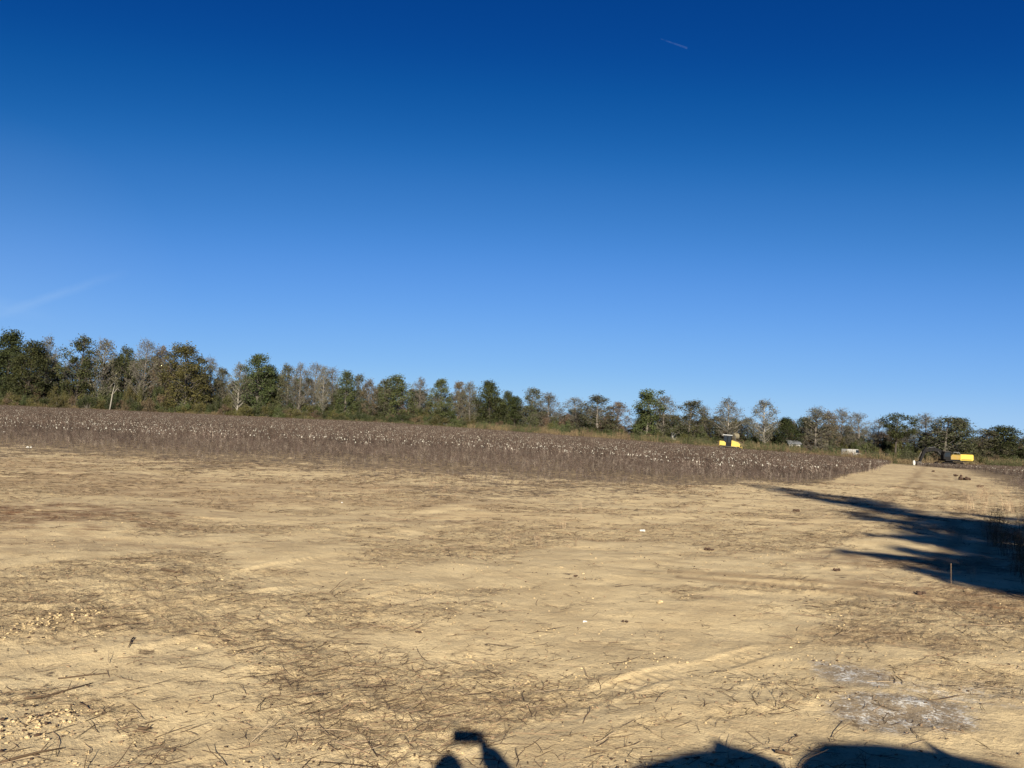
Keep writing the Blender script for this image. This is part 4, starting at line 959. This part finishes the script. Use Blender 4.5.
# ------------------------------------------------------------------ photographer behind the lens (only the shadow shows)
M['skin'] = flat('skin', (.45, .27, .19), .05, .6); M['cloth'] = flat('dark_jacket', (.03, .04, .06), .2); M['hair'] = flat('hair', (.03, .02, .015), .3)
def skin_chain(name, verts, edges, radii, mat, parent=None, root=0, sub=2):
    me = bpy.data.meshes.new(name); me.from_pydata([tuple(v) for v in verts], edges, []); o = bpy.data.objects.new(name, me); col.objects.link(o)
    sk = o.modifiers.new('skin', 'SKIN'); me.skin_vertices[0].data[root].use_root = True
    for i, r in enumerate(radii): me.skin_vertices[0].data[i].radius = (r, r) if not isinstance(r, tuple) else r
    sb = o.modifiers.new('sub', 'SUBSURF'); sb.levels = sub; sb.render_levels = sub; me.materials.append(mat)
    if parent: o.parent = parent
    return o
def make_person():
    root = empty('person', (0, 0, 0)); tag(root, 'photographer in dark clothes holding a phone up, seen only as a shadow', 'person')
    hx, hy = -.070, -.30           # body axis
    V = [(hx, hy, .95), (hx, hy, 1.15), (hx, hy, 1.35), (hx, hy, 1.44), (hx - .01, hy + .01, 1.53),           # pelvis, waist, chest, upper chest, neck
         (hx - .17, hy, 1.41), (hx - .24, hy - .03, 1.13), (hx - .22, hy + .12, .92),                          # left arm down
         (hx + .17, hy, 1.41), (.33, -.13, 1.46), (.105, -.038, 1.735),                         # right arm raised to the phone
         (hx - .10, hy, .90), (hx - .12, hy + .03, .50), (hx - .13, hy, .09), (hx - .14, hy + .15, .045),
         (hx + .10, hy, .90), (hx + .12, hy + .03, .50), (hx + .13, hy, .09), (hx + .14, hy + .15, .045)]
    E = [(0, 1), (1, 2), (2, 3), (3, 4), (3, 5), (5, 6), (6, 7), (3, 8), (8, 9), (9, 10), (0, 11), (11, 12), (12, 13), (13, 14), (0, 15), (15, 16), (16, 17), (17, 18)]
    Rd = [(.16, .12), (.145, .105), (.165, .12), (.11, .09), .055, .07, .05, .034, .088, .082, .062, .09, .065, .045, .04, .09, .065, .045, .04]
    body = skin_chain('body', V, E, Rd, M['cloth'], root)
    # head with face features
    b = MB(); bm = bmesh.new(); bmesh.ops.create_uvsphere(bm, u_segments=28, v_segments=20, radius=1)
    hc = Vector((hx - .01, hy + .04, 1.652))
    for v in bm.verts:
        x, y, z = v.co; jaw = 1 - .28 * max(0, -z) ** 1.5; nose = .028 * math.exp(-((x / .16) ** 2 + ((z + .1) / .2) ** 2)) * (y > 0); eye = -.010 * sum(math.exp(-(((x - s * .36) / .16) ** 2 + ((z - .05) / .12) ** 2)) for s in (-1, 1)) * (y > 0); mouth = .006 * math.exp(-((x / .28) ** 2 + ((z + .48) / .07) ** 2)) * (y > 0)
        v.co = hc + Vector((x * .078 * jaw, y * .098 * jaw + nose + eye + mouth, z * .118))
    b.add([tuple(v.co) for v in bm.verts], [tuple(w.index for w in f.verts) for f in bm.faces]); bm.free()
    for s in (-1, 1): b.blob((hc.x + s * .08, hc.y - .01, hc.z - .005), (.012, .022, .032), 3, 0, 2, .02)
    b.tube([hc + Vector((0, -.02, -.08)), hc + Vector((0, -.045, -.17))], [.05, .055], 14)
    head = b.build('head', M['skin'], root, smooth=True)
    b = MB(); bm = bmesh.new(); bmesh.ops.create_uvsphere(bm, u_segments=24, v_segments=16, radius=1); vs = [hc + Vector((v.co.x * .086, v.co.y * .104 - .012, max(v.co.z, -.25 if v.co.y < .2 else .45) * .124 + .006)) for v in bm.verts]
    b.add([tuple(v) for v in vs], [tuple(w.index for w in f.verts) for f in bm.faces]); bm.free(); b.build('hair', M['hair'], head, smooth=True)
    # right hand gripping the end of the phone
    w = Vector((.118, -.046, 1.705)); palm = [w, w + Vector((-.010, .004, .03)), w + Vector((-.012, .006, .065))]
    skin_chain('hand', palm, [(0, 1), (1, 2)], [.038, (.042, .026), (.042, .022)], M['skin'], root)
    base = Vector((.083, -.027, CAMH))
    for i, (dz, l) in enumerate(((.03, .07), (.01, .076), (-.010, .072), (-.030, .058))):
        s = palm[2] + Vector((.0, 0, dz * .7)); k1 = base + Vector((.022, .010, dz)); k2 = base + Vector((.006, .022, dz)); k3 = base + Vector((-.02, .018, dz))
        skin_chain('finger', [s, k1, k2, k3], [(0, 1), (1, 2), (2, 3)], [.010, .009, .008, .007], M['skin'], root)
    skin_chain('thumb', [palm[1], base + Vector((.015, -.022, -.005)), base + Vector((-.018, -.020, .008))], [(0, 1), (1, 2)], [.013, .011, .009], M['skin'], root)
    # left hand, hanging, slightly curled
    w = Vector((hx - .218, hy + .13, .90)); skin_chain('hand', [w, w + Vector((0, .03, -.04)), w + Vector((0, .045, -.085))], [(0, 1), (1, 2)], [.026, (.018, .036), (.016, .038)], M['skin'], root)
    for i, l in enumerate((.07, .078, .073, .058)):
        s = w + Vector((0, .06 - i * .021, -.085)); skin_chain('finger', [s, s + Vector((.004, .008, -l * .5)), s + Vector((.02, .004, -l * .95))], [(0, 1), (1, 2)], [.010, .009, .007], M['skin'], root)
    s = w + Vector((.004, .05, -.03)); skin_chain('thumb', [w + Vector((0, .015, -.02)), s + Vector((.012, .02, -.02)), s + Vector((.016, .022, -.055))], [(0, 1), (1, 2)], [.012, .011, .009], M['skin'], root)
    # the phone, just behind the lens
    ph = empty('phone', (0.0, -.020, CAMH)); tag(ph, 'phone held up sideways in front of the photographer, seen only as a shadow', 'phone')
    b = MB(); b.box((.0, 0, 0), (.164, .010, .084)); b.build('case', M['black'], ph, .003)
    b = MB(); b.box((.0, -.0055, 0), (.148, .001, .070)); b.build('screen', M['mglass'], ph)
    b = MB(); 
    for dx, dz in ((-.062, .022), (-.062, .0)): cyl(b, (dx, .0045, dz), (dx, .0065, dz), .007, 16)
    b.build('lens', M['mglass'], ph)
make_person()

# ------------------------------------------------------------------ guessed truck behind the viewer, outline shaped to cast the shadow at lower right
def make_truck():
    ox, oy = 2.4, -2.3
    root = empty('work_truck', (ox, oy, 0)); tag(root, 'dark guessed work truck with a made-up load parked behind the viewer, seen only as a shadow', 'truck')
    m = paint('truck_paint', (.03, .05, .09), .3, 0, .25)
    L = lambda pts: [(x - ox, z) for x, z in pts]
    b = MB(); b.prism(L([(-.7, .75), (5.3, .65), (5.5, .85), (5.55, 1.25), (5.3, 1.5), (4.2, 1.62), (1.92, 1.6), (-.75, 1.55)]), -1.0, 1.0); b.build('body', m, root, .06)
    b = MB(); b.prism(L([(1.86, 1.605), (1.87, 2.2), (2.02, 2.29), (2.22, 2.37), (2.56, 2.375), (2.86, 2.345), (3.12, 2.28), (3.45, 2.17), (4.2, 1.625)]), -.9, .9); cab = b.build('cab', m, root, .03)
    b = MB()
    for s in (-1, 1):
        for q in ([(2.1, 1.68), (2.12, 2.15), (2.75, 2.15), (2.75, 1.68)], [(2.85, 1.68), (2.85, 2.15), (3.35, 2.06), (3.9, 1.68)]): b.prism(L(q), s * .905 - .004, s * .905 + .004)
    b.build('window', M['mglass'], cab)
    b = MB(); b.prism(L([(2.82, 2.2), (2.86, 2.33), (2.89, 2.395), (3.0, 2.2)]), .80, .92); b.build('shadow_spike', M['black'], cab)  # unseen spike added to the roof to put a point in the shadow outline
    for x in (.3, 4.4):
        for s in (-1, 1):
            b = MB(); cyl(b, (x - ox, s * .74, .48), (x - ox, s * 1.03, .48), .48, 28); w = b.build('wheel', M['rubber'], root, .03)
            b = MB(); cyl(b, (x - ox, s * 1.025, .48), (x - ox, s * 1.045, .48), .27, 20); b.build('rim', M['steel'], w)
    for s in (-1, 1):
        b = MB(); b.box((3.95 - ox, s * 1.12, 1.8), (.10, .22, .28)); b.box((3.97 - ox, s * 1.0, 1.7), (.05, .2, .05)); b.build('mirror', M['black'], root, .02)
        b = MB(); b.box((5.54 - ox, s * .75, 1.15), (.06, .36, .2)); b.build('headlight', M['roofw'], root, .02)
        b = MB(); b.box((-.76 - ox, s * .86, 1.3), (.06, .16, .34)); b.build('tail_light', paint('tail_red', (.35, .02, .02), .3, 0, .1), root, .02)
    b = MB(); b.box((5.56 - ox, 0, 1.15), (.05, 1.0, .3)); b.build('grille', M['black'], root); b = MB(); b.box((5.6 - ox, 0, .75), (.16, 1.9, .2)); b.build('bumper', M['steel'], root, .03)
    b = MB(); b.prism(L([(.55, 1.555), (.68, 1.9), (.86, 2.13), (1.05, 2.22), (1.35, 2.29), (1.50, 2.31), (1.555, 2.375), (1.61, 2.335), (1.74, 2.30), (1.84, 2.25), (1.85, 1.605)]), -.9, .9)
    o = b.build('shadow_hump', paint('hump_cover', (.10, .12, .14), .8, 0, .4), None, .03); o.location = (ox, oy, 0); tag(o, 'made-up load on the truck behind the viewer, shaped to cast its humped shadow', 'load')  # made-up load, its profile drawn to cast the left hump of the shadow
make_truck()

# ------------------------------------------------------------------ contrail
def sky_pt(px, py, d): return Vector((0, 0, CAMH)) + ray(px, py) * d
m, nt, b = new_mat('contrail_vapour'); b.inputs['Base Color'].default_value = (.45, .65, 1, 1); b.inputs['Roughness'].default_value = 1
v = coords(nt); nt.links.new(mrange(nt, noise(nt, .004, 4, .6, v), .3, .7, .002, .026), b.inputs['Alpha'])
a = sky_pt(661, 39, 15000); c = sky_pt(687, 48, 15600); mb = MB(); k = 10
mb.tube([a.lerp(c, i / k) for i in range(k + 1)], [8 + 10 * i / k for i in range(k + 1)], 10); o = mb.build('contrail', m, smooth=True, fixn=False); tag(o, 'short faint white contrail high in the deep blue sky', 'contrail')

# ------------------------------------------------------------------ world
w = bpy.data.worlds.new('World'); sc.world = w; w.use_nodes = True; nt = w.node_tree; nt.nodes.clear()
out = nt.nodes.new('ShaderNodeOutputWorld'); bg = nt.nodes.new('ShaderNodeBackground'); nt.links.new(bg.outputs[0], out.inputs[0])
sky = nt.nodes.new('ShaderNodeTexSky'); sky.sky_type = 'NISHITA'; sky.sun_disc = False; sky.sun_elevation = ELEV; sky.sun_rotation = AZ
sky.air_density = .6; sky.dust_density = 0; sky.ozone_density = 6.0; sky.altitude = 0
# film response for the sky: deeper towards the zenith, levelled towards the horizon
RAW = [(.441, 1.09, 2.784), (.586, 1.41, 3.56), (.83, 2.0, 4.86), (1.37, 3.23, 7.19), (2.32, 5.1, 9.74), (4.4, 7.9, 11.12)]
TGT = [(.0015, .055, .270), (.006, .098, .376), (.038, .195, .570), (.122, .345, .810), (.225, .485, .885), (.37, .62, .89)]
sc1 = nt.nodes.new('ShaderNodeVectorMath'); sc1.operation = 'SCALE'; sc1.inputs[3].default_value = 1 / 12; nt.links.new(sky.outputs[0], sc1.inputs[0])
cv = nt.nodes.new('ShaderNodeRGBCurve'); nt.links.new(sc1.outputs[0], cv.inputs['Color']); cv.mapping.extend = 'HORIZONTAL'
for ch in range(3):
    c_ = cv.mapping.curves[ch]; c_.points[0].location = (0, 0); c_.points[1].location = (1, TGT[-1][ch] * 1.03)
    for r_, t_ in zip(RAW, TGT):
        if r_[ch] / 12 < .98: c_.points.new(r_[ch] / 12, t_[ch])
cv.mapping.update()
WS = .10; EXPO = 1.34
hs = nt.nodes.new('ShaderNodeVectorMath'); hs.operation = 'SCALE'; hs.inputs[3].default_value = 1 / (WS * 2 ** EXPO); nt.links.new(cv.outputs[0], hs.inputs[0])
# thin cirrus streaks low at the left
tc = nt.nodes.new('ShaderNodeTexCoord').outputs['Generated']
def dmask(px, py, r0, r1):
    d = ray(px, py); vm = N(nt, 'ShaderNodeVectorMath', operation='DISTANCE'); nt.links.new(tc, vm.inputs[0]); vm.inputs[1].default_value = d; return mrange(nt, vm.outputs['Value'], r0, r1, 1, 0)
def streak(p0, p1, wd, strength):
    """a thin straight cloud seen from below: directions close to the plane through two sight lines"""
    a, b = ray(*p0), ray(*p1); n_ = a.cross(b).normalized(); mid = (a + b).normalized(); half = (a - b).length / 2
    dp = N(nt, 'ShaderNodeVectorMath', operation='DOT_PRODUCT'); nt.links.new(tc, dp.inputs[0]); dp.inputs[1].default_value = n_
    wob = mth(nt, 'MULTIPLY', mth(nt, 'SUBTRACT', noise(nt, 14, 4, .6, tc), .5), wd * 1.6)
    ac = mrange(nt, mth(nt, 'ABSOLUTE', mth(nt, 'ADD', dp.outputs['Value'], wob)), 0, wd, 1, 0)
    dm = N(nt, 'ShaderNodeVectorMath', operation='DISTANCE'); nt.links.new(tc, dm.inputs[0]); dm.inputs[1].default_value = mid
    al = mrange(nt, dm.outputs['Value'], half * .3, half * 1.3, 1, 0)
    return mth(nt, 'MULTIPLY', mth(nt, 'MULTIPLY', ac, al), mrange(nt, noise(nt, 30, 4, .6, tc), .25, .7, .3, strength))
ci = mth(nt, 'ADD', streak((-20, 322), (112, 276), .007, .8), mth(nt, 'ADD', streak((-60, 290), (45, 318), .012, .5), mth(nt, 'MULTIPLY', dmask(-30, 315, .0, .22), .45)), clamp=True)
skyc = mixc(nt, mth(nt, 'MULTIPLY', ci, .18), hs.outputs[0], (2.0, 2.7, 3.6))
nt.links.new(skyc, bg.inputs['Color']); bg.inputs['Strength'].default_value = WS

sc.view_settings.view_transform = 'Standard'; sc.view_settings.look = 'None'; sc.view_settings.gamma = 1; sc.view_settings.exposure = EXPO
sc.render.engine = 'CYCLES'; sc.cycles.max_bounces = 4; sc.cycles.diffuse_bounces = 3; sc.cycles.transparent_max_bounces = 6
